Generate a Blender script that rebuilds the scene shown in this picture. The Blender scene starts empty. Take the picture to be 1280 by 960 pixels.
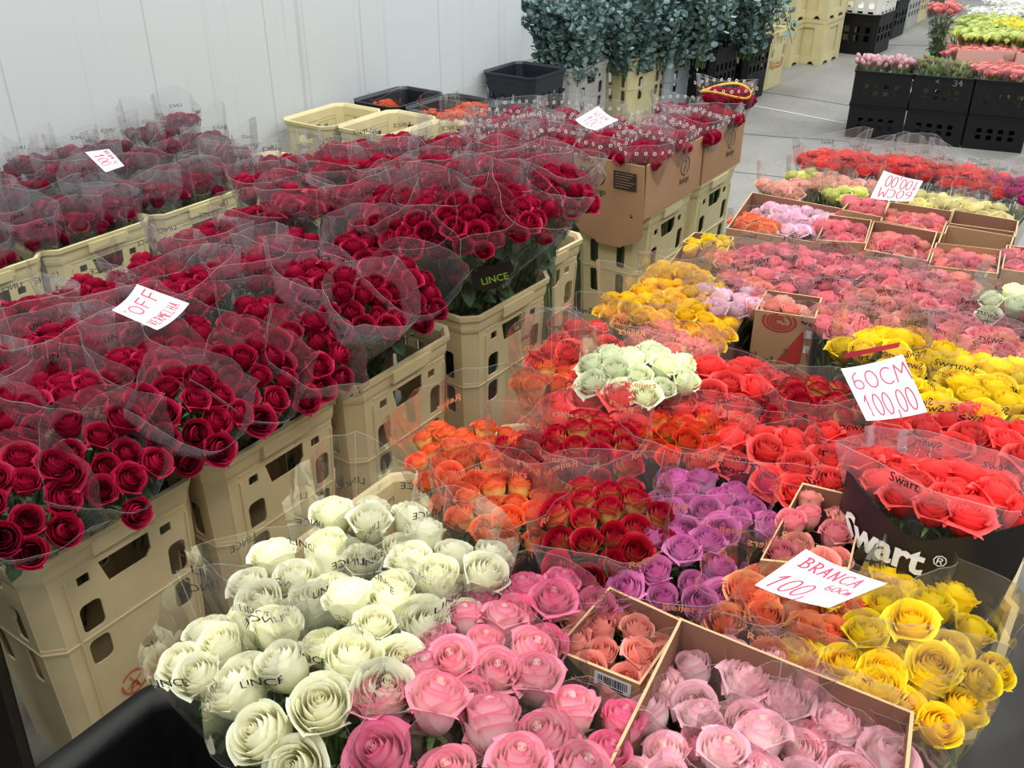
import bpy, bmesh, math, random
from mathutils import Vector, Matrix, noise
random.seed(11)
SC = bpy.context.scene
COL = SC.collection
PI = math.pi

# ------------------------------------------------------------------ camera
FPX, CX, CY, YH, X1, H = 1200., 640., 480., -200., 1600., 1.65
pitch = math.atan((CY-YH)/FPX)
yaw = math.atan((X1-CX)/math.hypot(FPX, CY-YH))
Fv = Vector((-math.sin(yaw)*math.cos(pitch), math.cos(yaw)*math.cos(pitch), -math.sin(pitch)))
Rv = Vector((math.cos(yaw), math.sin(yaw), 0))
Uv = Rv.cross(Fv)
CAM = Vector((0, 0, H))
def ray(x, y): return Fv*FPX + Rv*(x-CX) + Uv*(CY-y)
def at(x, y, z=0.):
    d = ray(x, y); return CAM + d*((z-H)/d.z)
cd = bpy.data.cameras.new('camera'); cam = bpy.data.objects.new('camera', cd); COL.objects.link(cam)
cd.sensor_width = 36; cd.lens = FPX/1280*36; cd.clip_start = .02
M = Matrix((Rv, Uv, -Fv)).transposed().to_4x4(); M.translation = CAM
cam.matrix_world = M
SC.camera = cam

# ------------------------------------------------------------------ materials
def lin(c):
    c = c/255.
    return c/12.92 if c <= .04045 else ((c+.055)/1.055)**2.4
def rgb(r, g, b): return (lin(r), lin(g), lin(b), 1)
def newmat(name):
    m = bpy.data.materials.new(name); m.use_nodes = True
    nt = m.node_tree; nt.nodes.clear()
    out = nt.nodes.new('ShaderNodeOutputMaterial')
    return m, nt, out
def plain(name, col, rough=.5, spec=.5, noise_amt=0., noise_scale=8., bump=0., metallic=0.):
    m, nt, out = newmat(name)
    b = nt.nodes.new('ShaderNodeBsdfPrincipled')
    b.inputs['Base Color'].default_value = col
    b.inputs['Roughness'].default_value = rough
    b.inputs['Specular IOR Level'].default_value = spec
    b.inputs['Metallic'].default_value = metallic
    nt.links.new(b.outputs[0], out.inputs[0])
    if noise_amt or bump:
        tc = nt.nodes.new('ShaderNodeTexCoord')
        n = nt.nodes.new('ShaderNodeTexNoise'); n.inputs['Scale'].default_value = noise_scale
        n.inputs['Detail'].default_value = 6
        nt.links.new(tc.outputs['Object'], n.inputs['Vector'])
        if noise_amt:
            mr = nt.nodes.new('ShaderNodeMapRange')
            mr.inputs[1].default_value = .3; mr.inputs[2].default_value = .7
            mr.inputs[3].default_value = 1-noise_amt; mr.inputs[4].default_value = 1+noise_amt
            nt.links.new(n.outputs['Fac'], mr.inputs[0])
            mx = nt.nodes.new('ShaderNodeVectorMath'); mx.operation = 'SCALE'
            mx.inputs[0].default_value = col[:3]
            nt.links.new(mr.outputs[0], mx.inputs['Scale'])
            nt.links.new(mx.outputs[0], b.inputs['Base Color'])
        if bump:
            bp = nt.nodes.new('ShaderNodeBump'); bp.inputs['Strength'].default_value = bump
            bp.inputs['Distance'].default_value = .01
            nt.links.new(n.outputs['Fac'], bp.inputs['Height']); nt.links.new(bp.outputs[0], b.inputs['Normal'])
    return m
def petal(name, heart, body, edge, epow=3., trans=.28, rough=.5, inner=None):
    """heart = colour of the innermost petals, body = petal colour, edge = colour towards the petal rim"""
    m, nt, out = newmat(name)
    L = nt.links.new
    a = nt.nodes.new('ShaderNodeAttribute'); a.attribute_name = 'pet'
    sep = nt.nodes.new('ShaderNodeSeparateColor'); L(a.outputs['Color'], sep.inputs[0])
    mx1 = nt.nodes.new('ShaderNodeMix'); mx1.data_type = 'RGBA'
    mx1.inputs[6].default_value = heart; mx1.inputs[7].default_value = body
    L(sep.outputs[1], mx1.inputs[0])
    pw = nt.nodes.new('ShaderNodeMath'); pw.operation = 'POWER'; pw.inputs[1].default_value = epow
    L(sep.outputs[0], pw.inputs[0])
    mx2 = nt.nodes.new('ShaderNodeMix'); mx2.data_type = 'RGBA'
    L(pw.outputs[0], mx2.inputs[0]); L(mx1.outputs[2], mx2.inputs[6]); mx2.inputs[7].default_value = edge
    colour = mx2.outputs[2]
    if inner:   # the upper side of the petal has a colour of its own
        ge = nt.nodes.new('ShaderNodeNewGeometry'); mx3 = nt.nodes.new('ShaderNodeMix'); mx3.data_type = 'RGBA'
        L(ge.outputs['Backfacing'], mx3.inputs[0]); L(colour, mx3.inputs[6]); mx3.inputs[7].default_value = inner; colour = mx3.outputs[2]
    # every bloom a slightly different tone
    oi = nt.nodes.new('ShaderNodeObjectInfo')
    mr = nt.nodes.new('ShaderNodeMapRange'); mr.inputs[3].default_value = .80; mr.inputs[4].default_value = 1.12
    L(oi.outputs['Random'], mr.inputs[0])
    sc = nt.nodes.new('ShaderNodeVectorMath'); sc.operation = 'SCALE'
    L(colour, sc.inputs[0]); L(mr.outputs[0], sc.inputs['Scale'])
    p = nt.nodes.new('ShaderNodeBsdfPrincipled'); p.inputs['Roughness'].default_value = rough
    p.inputs['Specular IOR Level'].default_value = .25
    t = nt.nodes.new('ShaderNodeBsdfTranslucent')
    L(sc.outputs[0], p.inputs['Base Color']); L(sc.outputs[0], t.inputs['Color'])
    ms = nt.nodes.new('ShaderNodeMixShader'); ms.inputs[0].default_value = trans
    L(p.outputs[0], ms.inputs[1]); L(t.outputs[0], ms.inputs[2]); L(ms.outputs[0], out.inputs[0])
    return m
def film(name, haze=.10, tint=(.985, .985, .985, 1), gloss=.10, hazecol=(.8, .8, .82, 1), rough=.055):
    m, nt, out = newmat(name)
    L = nt.links.new
    tr = nt.nodes.new('ShaderNodeBsdfTransparent'); tr.inputs[0].default_value = tint
    gl = nt.nodes.new('ShaderNodeBsdfGlossy'); gl.inputs['Roughness'].default_value = rough
    df = nt.nodes.new('ShaderNodeBsdfDiffuse'); df.inputs[0].default_value = hazecol
    tc = nt.nodes.new('ShaderNodeTexCoord')
    mp = nt.nodes.new('ShaderNodeMapping'); mp.inputs['Scale'].default_value = (11, 11, 3)
    n = nt.nodes.new('ShaderNodeTexNoise'); n.inputs['Scale'].default_value = 1.; n.inputs['Detail'].default_value = 1
    L(tc.outputs['Object'], mp.inputs[0]); L(mp.outputs[0], n.inputs['Vector'])
    bp = nt.nodes.new('ShaderNodeBump'); bp.inputs['Strength'].default_value = .3; bp.inputs['Distance'].default_value = .01
    L(n.outputs['Fac'], bp.inputs['Height']); L(bp.outputs[0], gl.inputs['Normal'])
    lw = nt.nodes.new('ShaderNodeFresnel'); lw.inputs['IOR'].default_value = 1.45; L(bp.outputs[0], lw.inputs['Normal'])
    mu = nt.nodes.new('ShaderNodeMath'); mu.operation = 'MULTIPLY_ADD'; mu.inputs[1].default_value = .34; mu.inputs[2].default_value = .012+gloss*.2
    mu.use_clamp = True
    L(lw.outputs[0], mu.inputs[0])
    tl = nt.nodes.new('ShaderNodeBsdfTranslucent'); tl.inputs[0].default_value = hazecol
    md = nt.nodes.new('ShaderNodeMixShader'); md.inputs[0].default_value = .5; L(df.outputs[0], md.inputs[1]); L(tl.outputs[0], md.inputs[2])
    m1 = nt.nodes.new('ShaderNodeMixShader'); m1.inputs[0].default_value = haze
    L(tr.outputs[0], m1.inputs[1]); L(md.outputs[0], m1.inputs[2])
    m2 = nt.nodes.new('ShaderNodeMixShader'); L(mu.outputs[0], m2.inputs[0])
    L(m1.outputs[0], m2.inputs[1]); L(gl.outputs[0], m2.inputs[2]); L(m2.outputs[0], out.inputs[0])
    return m

PET = {
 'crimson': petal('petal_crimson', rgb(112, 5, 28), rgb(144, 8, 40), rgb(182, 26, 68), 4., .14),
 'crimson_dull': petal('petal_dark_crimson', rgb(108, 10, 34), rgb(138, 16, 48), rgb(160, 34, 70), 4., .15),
 'white': petal('petal_ivory', rgb(252, 240, 160), rgb(238, 240, 180), rgb(254, 253, 232), 1., .25),
 'lightpink': petal('petal_light_pink', rgb(255, 236, 222), rgb(252, 214, 214), rgb(238, 132, 164), 5),
 'pink': petal('petal_pink', rgb(252, 200, 206), rgb(250, 188, 202), rgb(234, 106, 154), 4.),
 'blush': petal('petal_blush', rgb(255, 244, 230), rgb(255, 236, 234), rgb(246, 178, 200), 6.),
 'salmon': petal('petal_salmon', rgb(248, 166, 148), rgb(251, 200, 178), rgb(242, 162, 154), 4.),
 'rosepink': petal('petal_rose_pink', rgb(244, 150, 152), rgb(248, 184, 182), rgb(238, 144, 158), 4.),
 'lavender': petal('petal_lavender', rgb(216, 140, 194), rgb(236, 184, 220), rgb(212, 100, 168), 5.),
 'bicolor': petal('petal_red_and_yellow', rgb(206, 36, 48), rgb(255, 220, 120), rgb(184, 16, 52), 2.2, .12, inner=rgb(190, 18, 48)),
 'orange': petal('petal_orange', rgb(248, 130, 66), rgb(255, 224, 120), rgb(246, 108, 72), 3., .2, inner=rgb(246, 110, 66)),
 'flame': petal('petal_flame', rgb(234, 92, 40), rgb(255, 216, 100), rgb(230, 66, 44), 2.6, .15, inner=rgb(230, 70, 42)),
 'coral': petal('petal_coral', rgb(226, 38, 46), rgb(244, 66, 66), rgb(250, 96, 92), 3.),
 'yellow': petal('petal_yellow', rgb(250, 190, 14), rgb(255, 222, 22), rgb(255, 234, 60), 3.),
 'golden': petal('petal_golden_yellow', rgb(255, 168, 16), rgb(255, 208, 22), rgb(255, 220, 60), 3.),
 'peach': petal('petal_peach_orange', rgb(246, 160, 90), rgb(255, 232, 196), rgb(244, 104, 80), 3.0, .2, inner=rgb(252, 176, 124)),
 'mint': petal('petal_greenish_white', rgb(222, 234, 160), rgb(236, 244, 200), rgb(246, 250, 222), 2.),
 'lilac': petal('petal_lilac', rgb(255, 240, 240), rgb(254, 236, 240), rgb(242, 198, 218), 4.),
 'cream': petal('petal_cream', rgb(238, 222, 140), rgb(244, 236, 170), rgb(248, 240, 190), 2.),
 'palepeach': petal('petal_pale_peach', rgb(250, 214, 180), rgb(250, 222, 200), rgb(246, 190, 180), 3.),
 'lime': petal('petal_lime', rgb(214, 224, 90), rgb(226, 236, 130), rgb(240, 240, 160), 2.),
 'magenta': petal('petal_magenta', rgb(170, 10, 100), rgb(196, 24, 130), rgb(220, 60, 150), 3.),
 'apricot': petal('petal_apricot', rgb(236, 120, 60), rgb(244, 150, 100), rgb(240, 120, 80), 3.),
}
def leafmat(name, c1, c2, rough=.42, trans=.15):
    m, nt, out = newmat(name); L = nt.links.new
    tc = nt.nodes.new('ShaderNodeTexCoord'); n = nt.nodes.new('ShaderNodeTexNoise'); n.inputs['Scale'].default_value = 22
    L(tc.outputs['Object'], n.inputs['Vector'])
    mr = nt.nodes.new('ShaderNodeMapRange'); mr.inputs[1].default_value = .38; mr.inputs[2].default_value = .62; L(n.outputs['Fac'], mr.inputs[0])
    mx = nt.nodes.new('ShaderNodeMix'); mx.data_type = 'RGBA'; mx.inputs[6].default_value = c1; mx.inputs[7].default_value = c2
    L(mr.outputs[0], mx.inputs[0])
    p = nt.nodes.new('ShaderNodeBsdfPrincipled'); p.inputs['Roughness'].default_value = rough
    L(mx.outputs[2], p.inputs['Base Color'])
    t = nt.nodes.new('ShaderNodeBsdfTranslucent'); L(mx.outputs[2], t.inputs['Color'])
    ms = nt.nodes.new('ShaderNodeMixShader'); ms.inputs[0].default_value = trans
    L(p.outputs[0], ms.inputs[1]); L(t.outputs[0], ms.inputs[2]); L(ms.outputs[0], out.inputs[0])
    return m
LEAF = leafmat('rose_leaf_green', rgb(46, 72, 40), rgb(84, 112, 66))
STEM = leafmat('stem_green', rgb(86, 120, 60), rgb(130, 160, 90))
EUC = leafmat('eucalyptus_leaf', rgb(66, 92, 92), rgb(124, 150, 146), .6)
EUC2 = leafmat('eucalyptus_leaf_pale', rgb(86, 114, 112), rgb(154, 176, 170), .6)
BUDG = leafmat('bud_leaf_green', rgb(90, 120, 60), rgb(150, 176, 90))
TAN = plain('crate_plastic_sand', rgb(218, 198, 154), .45, .4, .07, 9., .15)
TANY = plain('crate_plastic_yellow_sand', rgb(204, 192, 146), .45, .4, .07, 9., .15)
GREYP = plain('crate_plastic_grey', rgb(168, 166, 160), .5, .4, .08, 9., .1)
GREYB = plain('crate_plastic_blue_grey', rgb(140, 148, 152), .5, .4, .08, 9., .1)
WHITEP = plain('crate_plastic_white', rgb(214, 212, 204), .5, .4, .05, 9., .1)
BLACKP = plain('crate_plastic_black', rgb(13, 13, 15), .5, .28, .12, 14., .25)
NAVYP = plain('crate_plastic_dark_navy', rgb(26, 30, 38), .45, .5, .1, 14., .2)
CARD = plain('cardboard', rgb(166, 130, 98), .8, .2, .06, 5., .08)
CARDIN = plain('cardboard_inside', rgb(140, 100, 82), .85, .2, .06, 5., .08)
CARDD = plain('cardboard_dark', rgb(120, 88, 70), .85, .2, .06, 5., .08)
CARDEDGE = plain('cardboard_cut_edge', rgb(196, 160, 122), .85, .2)
INK = plain('black_ink', rgb(22, 20, 24), .4)
INKW = plain('white_ink', rgb(240, 240, 236), .4)
INKO = plain('salmon_ink', rgb(244, 160, 116), .4)
INKG = plain('lime_ink', rgb(150, 190, 60), .4)
INKR = plain('red_ink', rgb(196, 52, 56), .4)
INKBR = plain('brown_ink', rgb(54, 40, 36), .6)
LOGO = plain('orange_red_print', rgb(206, 92, 58), .5)
PEN = plain('red_marker', rgb(196, 44, 84), .4)
PAPER = plain('white_paper', rgb(236, 238, 246), .6, .3)
BARW = plain('sticker_white', rgb(232, 234, 240), .4)
BLKPAPER = plain('black_film', rgb(34, 28, 30), .35, .5)
FILM = film('cellophane', .06)
FILMC = film('cellophane_clear', .02, gloss=.04)
FILMY = film('cellophane_yellowish', .07, tint=(.97, .95, .85, 1))
FILMP = film('cellophane_grey', .12, hazecol=(.72, .68, .74, 1))
EDGE = film('cellophane_cut_edge', .28, hazecol=(.95, .95, .97, 1), gloss=.0, rough=.3)

# ------------------------------------------------------------------ mesh helpers
class MB:
    def __init__(s): s.v = []; s.f = []; s.m = []; s.sm = []; s.c = None
    def face(s, idx, mat=0, smooth=False): s.f.append(tuple(idx)); s.m.append(mat); s.sm.append(smooth)
    def add(s, pts): n = len(s.v); s.v.extend([tuple(p) for p in pts]); return n
    def quad(s, a, b, c, d, mat=0): n = s.add((a, b, c, d)); s.face((n, n+1, n+2, n+3), mat)
    def box(s, x0, y0, z0, x1, y1, z1, mat=0, mtx=None):
        p = [Vector(q) for q in ((x0,y0,z0),(x1,y0,z0),(x1,y1,z0),(x0,y1,z0),(x0,y0,z1),(x1,y0,z1),(x1,y1,z1),(x0,y1,z1))]
        if mtx is not None: p = [mtx@q for q in p]
        n = s.add(p)
        for f in ((0,3,2,1),(4,5,6,7),(0,1,5,4),(1,2,6,5),(2,3,7,6),(3,0,4,7)): s.face([n+i for i in f], mat)
    def mesh(s, me, mtx=None, mat=0):
        n = len(s.v)
        s.v.extend([tuple(mtx@v.co) if mtx is not None else tuple(v.co) for v in me.vertices])
        for p in me.polygons: s.face([n+i for i in p.vertices], mat)
    def rings(s, rings, closed=True, mat=0, smooth=False):
        k = len(rings[0]); base = [s.add(r) for r in rings]
        for a, b in zip(base, base[1:]):
            for i in range(k if closed else k-1):
                j = (i+1) % k; s.face((a+i, a+j, b+j, b+i), mat, smooth)
        return base
    def tube(s, pts, rad, k=5, mat=0, cap=False):
        pts = [Vector(p) for p in pts]; rr = rad if isinstance(rad, (list, tuple)) else [rad]*len(pts)
        rings = []
        for i, p in enumerate(pts):
            t = (pts[min(i+1, len(pts)-1)]-pts[max(i-1, 0)]).normalized()
            a = t.cross(Vector((0, 0, 1)) if abs(t.z) < .9 else Vector((1, 0, 0))).normalized(); b = t.cross(a)
            rings.append([p+(a*math.cos(2*PI*q/k)+b*math.sin(2*PI*q/k))*rr[i] for q in range(k)])
        bs = s.rings(rings, True, mat, True)
        if cap: s.face([bs[-1]+q for q in range(k)], mat); s.face([bs[0]+q for q in reversed(range(k))], mat)
    def done(s, name, mats, colors=None):
        me = bpy.data.meshes.new(name); me.from_pydata(s.v, [], s.f)
        for m in mats: me.materials.append(m)
        me.polygons.foreach_set('material_index', s.m)
        me.polygons.foreach_set('use_smooth', s.sm)
        if colors is not None:
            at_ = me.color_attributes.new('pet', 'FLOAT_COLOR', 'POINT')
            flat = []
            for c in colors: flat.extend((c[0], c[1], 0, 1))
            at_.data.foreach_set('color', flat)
        me.update(); return me
def obj(name, me, parent=None, loc=(0, 0, 0), rot=None, scale=None, mtx=None):
    o = bpy.data.objects.new(name, me); COL.objects.link(o)
    o.location = loc
    if rot is not None: o.rotation_euler = rot
    if scale is not None: o.scale = (scale,)*3 if not hasattr(scale, '__len__') else scale
    if mtx is not None: o.matrix_local = mtx
    if parent is not None: o.parent = parent
    return o
def tag(o, label=None, cat=None, group=None, kind=None):
    if label: o['label'] = label
    if cat: o['category'] = cat
    if group: o['group'] = group
    if kind: o['kind'] = kind
    return o
def curve_mesh(loops, thick):
    cu = bpy.data.curves.new('c', 'CURVE'); cu.dimensions = '2D'; cu.fill_mode = 'BOTH'; cu.extrude = thick/2
    for lp in loops:
        sp = cu.splines.new('POLY'); sp.points.add(len(lp)-1)
        for q, p in zip(sp.points, lp): q.co = (p[0], p[1], 0, 1)
        sp.use_cyclic_u = True
    o = bpy.data.objects.new('c', cu); COL.objects.link(o)
    dg = bpy.context.evaluated_depsgraph_get(); me = bpy.data.meshes.new_from_object(o.evaluated_get(dg))
    bpy.data.objects.remove(o); bpy.data.curves.remove(cu); return me
TXT = {}
def text_mesh(s, size=1., bold=0., shear=0.):
    k = (s, bold, shear)
    if k not in TXT:
        cu = bpy.data.curves.new('t', 'FONT'); cu.body = s; cu.size = 1; cu.align_x = 'CENTER'; cu.align_y = 'CENTER'
        cu.resolution_u = 2; cu.offset = bold; cu.shear = shear
        o = bpy.data.objects.new('t', cu); COL.objects.link(o)
        dg = bpy.context.evaluated_depsgraph_get(); me = bpy.data.meshes.new_from_object(o.evaluated_get(dg))
        bpy.data.objects.remove(o); bpy.data.curves.remove(cu); TXT[k] = me
    return TXT[k]
def rrect(cx, cy, w, h, r, n=4):
    pts = []
    for qx, qy, a0 in ((1, 1, 0), (-1, 1, 90), (-1, -1, 180), (1, -1, 270)):
        for i in range(n+1):
            a = math.radians(a0+90*i/n)
            pts.append((cx+qx*(w/2-r)+r*math.cos(a), cy+qy*(h/2-r)+r*math.sin(a)))
    return pts

# ------------------------------------------------------------------ rose
def rose_mesh(name, mat, openness=.5, seed=0, hi=True, stem=.16):
    """outer radius about 0.5, height about 0.9 : a unit rose, scaled by the flower's diameter"""
    rnd = random.Random(seed); mb = MB(); col = []
    NU, NV = (9, 8) if hi else (6, 5)
    o = openness
    layers = [ # n, R, H, end factor, half angle, curl, layer value
        (3, .13, .90, .80, 1.5, .0, 0.),
        (3, .205, .91, .84, 1.5, .0, .15),
        (3, .285, .90, .90, 1.4, .0, .35),
        (4, .355, .88, .97+.05*o, 1.15, .02, .6),
        (4, .405, .85, 1.0+.10*o, .92, .035+.02*o, .85),
        (5, .44, .80-.06*o, 1.02+.24*o, .84, .10*o+.02, 1.)]
    if not hi: layers = [layers[0], layers[2], layers[3], layers[4], layers[5]]
    for li, (n, R, Hh, endf, ha, curl, lv) in enumerate(layers):
        ph = rnd.random()*6.28
        for k in range(n):
            a0 = ph+2*PI*k/n+rnd.uniform(-.15, .15); Rk = R*rnd.uniform(.94, 1.06); Hk = Hh*rnd.uniform(.96, 1.03)
            ef = endf*rnd.uniform(.95, 1.08); wob = rnd.random()*6
            rows = []
            for j in range(NV):
                v = j/(NV-1)
                row = []
                for i in range(NU):
                    u = -1+2*i/(NU-1)
                    wid = ha*(1-.14*max(0, v-.55)/.45*abs(u))
                    th = a0+u*wid
                    base = math.sin(min(1, v*1.55)*PI/2)**.75
                    rr = Rk*(.18+.82*base)
                    if v > .5: rr *= 1+(ef-1)*((v-.5)/.5)**1.6
                    rr += .05*R*u + .012*math.sin(3*th+wob)*v
                    top = 1-.09*abs(u)**2.6*v
                    z = Hk*(v**.92)*top
                    if curl and v > .72:
                        q = (v-.72)/.28
                        rr += curl*q*q*(1+.6*abs(u)); z -= curl*.85*q*q*(1+.4*abs(u))
                    if abs(u) > .8 and lv > .5: rr += curl*.35*v
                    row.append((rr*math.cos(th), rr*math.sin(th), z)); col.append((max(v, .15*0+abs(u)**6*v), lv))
                rows.append(row)
            mb.rings(rows, False, 0, True)
    # tight heart spiral
    rows = []; N = 26 if hi else 12
    for j, zz in enumerate((.45, .80, .93)):
        rows.append([((.012+.105*i/N)*(1.0 if j < 2 else .9)*math.cos(i/N*4.4*PI), (.012+.105*i/N)*(1.0 if j < 2 else .9)*math.sin(i/N*4.4*PI), zz-.04*i/N) for i in range(N+1)])
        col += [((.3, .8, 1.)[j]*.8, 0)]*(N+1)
    mb.rings(rows, False, 0, True)
    nb = len(mb.v)
    # receptacle, sepals, stem
    mb.rings([[(r*math.cos(a*PI/3), r*math.sin(a*PI/3), z) for a in range(6)] for z, r in ((-.12, .04), (-.05, .12), (.05, .17), (.12, .12))], True, 1, True)
    for k in range(5):
        a = 2*PI*k/5+rnd.random()*.4; d = Vector((math.cos(a), math.sin(a), 0)); s_ = Vector((-d.y, d.x, 0)); dr = rnd.uniform(.2, .6)
        p = [d*.13-s_*.07+Vector((0, 0, .0)), d*.13+s_*.07, d*(.30+.1*dr)+s_*.045+Vector((0, 0, .02-.1*dr)), d*(.30+.1*dr)-s_*.045+Vector((0, 0, .02-.1*dr)), d*(.46+.15*dr)+Vector((0, 0, .06-.35*dr))]
        n = mb.add(p); mb.face((n, n+1, n+2, n+3), 1, True); mb.face((n+3, n+2, n+4), 1, True)
    mb.tube([(0, 0, -.08), (0, 0, -1.5)], .05, 5, 1)
    col += [(0, 1)]*(len(mb.v)-nb)
    return mb.done(name, [mat, STEM], col)
ROSES = {}
def rose(kind, hi, i, opn):
    k = (kind, hi, i % 4, opn)
    if k not in ROSES:
        ROSES[k] = rose_mesh('rose', PET[kind], opn+(.3, 0, .15, -.2)[i % 4], seed=(i % 4)*7+3, hi=hi)
    return ROSES[k]

# ------------------------------------------------------------------ foliage and stems under the heads (unit: radius 1 horizontally, metres vertically)
def leaf(mb, p, d, up, L, w, mat=0, fold=.25):
    d = d.normalized(); s = d.cross(up).normalized(); n = s.cross(d)
    A = p; B = p+d*L*.35+s*w*.5+n*w*fold; C_ = p+d*L*.75+s*w*.36+n*w*fold*.6-n*L*.06; T = p+d*L-n*L*.18
    D = p+d*L*.35-s*w*.5+n*w*fold; E = p+d*L*.75-s*w*.36+n*w*fold*.6-n*L*.06; m1 = p+d*L*.35; m2 = p+d*L*.75-n*L*.06
    i = mb.add((A, B, C_, T, E, D, m1, m2))
    mb.face((i, i+1, i+6), mat, True); mb.face((i+1, i+2, i+7, i+6), mat, True); mb.face((i+2, i+3, i+7), mat, True)
    mb.face((i, i+6, i+5), mat, True); mb.face((i+6, i+7, i+4, i+5), mat, True); mb.face((i+7, i+3, i+4), mat, True)
def foliage_mesh(seed, R, hh, n):
    rnd = random.Random(seed); mb = MB()
    for k in range(n):
        a = rnd.random()*2*PI; z = rnd.uniform(-.34, -.035); rr = prof(hh+z, R, hh)*rnd.uniform(.3, .95)
        d = Vector((math.cos(a+rnd.uniform(-.8, .8)), math.sin(a+rnd.uniform(-.8, .8)), rnd.uniform(-.6, .5)))
        L = rnd.uniform(.045, .075)
        p = Vector((rr*math.cos(a), rr*math.sin(a), hh+z)) - d.normalized()*L*.5
        leaf(mb, p, d, Vector((rnd.uniform(-.4, .4), rnd.uniform(-.4, .4), 1)), L, L*.6)
    return mb.done('foliage', [LEAF])
def stems_mesh(seed, R, hh, n):
    rnd = random.Random(seed); mb = MB()
    for k in range(n):
        a = 2.4*k; q = math.sqrt((k+.5)/n)
        mb.tube([(.03*q*math.cos(a), .03*q*math.sin(a), .005), (.035*q*math.cos(a+.2), .035*q*math.sin(a+.2), max(.1, hh-.27)), (R*.4*q*math.cos(a), R*.4*q*math.sin(a), hh-.14), (R*.85*q*math.cos(a), R*.85*q*math.sin(a), hh-.05)], .0035, 4)
    return mb.done('stems', [STEM])
FOLC = {}
def cached(key, fn):
    if key not in FOLC: FOLC[key] = fn()
    return FOLC[key]

# ------------------------------------------------------------------ cellophane sleeve
def prof(z, R, hh):
    t = min(1, max(0, (z-(hh-.26))/.26)); return .030+.012*min(1, z/(hh-.26))+(R-.042)*(t**1.25)
def sleeve_mesh(seed, R, hh, style, over, mat, zb=.0, sq=.25):
    """open-topped sleeve: radius R at head height hh, rising `over` metres above the heads, printed"""
    rnd = random.Random(seed); mb = MB()
    N = 36; ph = rnd.random()*6.28
    cr = [(rnd.choice((4, 5, 7, 9)), rnd.random()*6.28, rnd.uniform(.006, .020)) for _ in range(3)]
    wing = rnd.random()*6.28; tall = rnd.random()*6.28
    def ztop(th): return hh+over*(1+.5*math.cos(th-tall)+.22*math.cos(2*(th-wing)))
    def S(th, z, off=0.):
        v = (z-zb)/(hh+over-zb); w = max(0, (z-zb)/(hh-zb))
        r = prof(z, R, hh) + max(0, w-1)*R*.35
        sqf = 1+sq*.35*(abs(math.cos(2*(th-wing)))-.6)*w
        k = sum(a*math.sin(n*th+p+2*v) for n, p, a in cr)*R*8*v**2*.5
        r = r*sqf + k*.5
        # flat seams stand out like wings
        for wg in (wing, wing+PI):
            dd = math.atan2(math.sin(th-wg), math.cos(th-wg)); r += R*.20*math.exp(-(dd/.13)**2)*v
        r += off
        return Vector((r*math.cos(th), r*math.sin(th), z))
    V = 8; rows = []
    ths = [2*PI*i/N for i in range(N)]
    for j in range(V+1):
        t = (j/V)**.8
        rows.append([S(th, zb+(ztop(th)-zb)*t) for th in ths])
    mb.rings(rows, True, 0, True)
    # cut rim
    mb.rings([[S(th, ztop(th)) for th in ths], [S(th, ztop(th)-.0014, .0004) for th in ths]], True, 2, True)
    for wg in (wing, wing+PI):
        zz = [zb+(ztop(wg)-zb)*q/6 for q in range(7)]
        mb.rings([[S(wg, z, .0008) for z in zz], [S(wg+.009, z, .0008) for z in zz]], False, 2, True)
    # print
    def put(txt, th0, z0, size, bold=0, shear=0, m=1, rotz=0.):
        me = text_mesh(txt, 1, bold, shear)
        n = len(mb.v); r0 = max(.03, (S(th0, z0)-Vector((0, 0, z0))).length)
        for v in me.vertices:
            x, y = v.co.x*size, v.co.y*size
            x, y = x*math.cos(rotz)-y*math.sin(rotz), x*math.sin(rotz)+y*math.cos(rotz)
            mb.v.append(tuple(S(th0+x/r0, z0+y, .0012)))
        for p in me.polygons: mb.face([n+i for i in p.vertices], m)
    if style == 'lince':
        for k in range(6): put('LINCE', ph+k*PI/3, hh+over*(.35 if k % 2 else .1), .018, .006, .0)
    elif style == 'swart':
        for k in range(5):
            put('Swart', ph+k*2*PI/5, hh+over*.2, .021, .008)
            if k % 2: put('Swart', ph+.6+k*2*PI/5, hh-.045, .019, .008)
    elif style == 'reijers':
        for k in range(4):
            put('Reijers', ph+k*PI/2, hh+over*.35, .020, .014)
            put('Reijers', ph+.8+k*PI/2, hh-.055, .020, .014)
    elif style == 'dots':
        for k in range(22):
            th0 = 2*PI*k/22
            z0 = hh+over*.45; n = len(mb.v)
            for rr in (.0035, .0064):
                mb.v.extend([tuple(S(th0+rr*math.cos(q*PI/4)/(R*1.1), z0+rr*math.sin(q*PI/4), .0012)) for q in range(8)])
            for q in range(8): mb.face((n+q, n+(q+1) % 8, n+8+(q+1) % 8, n+8+q), 1)
    ink = {'lince': INK, 'swart': INK, 'reijers': INKO, 'dots': INKW}.get(style, INK)
    return mb.done('cellophane_sleeve', [mat, ink, EDGE])

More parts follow.
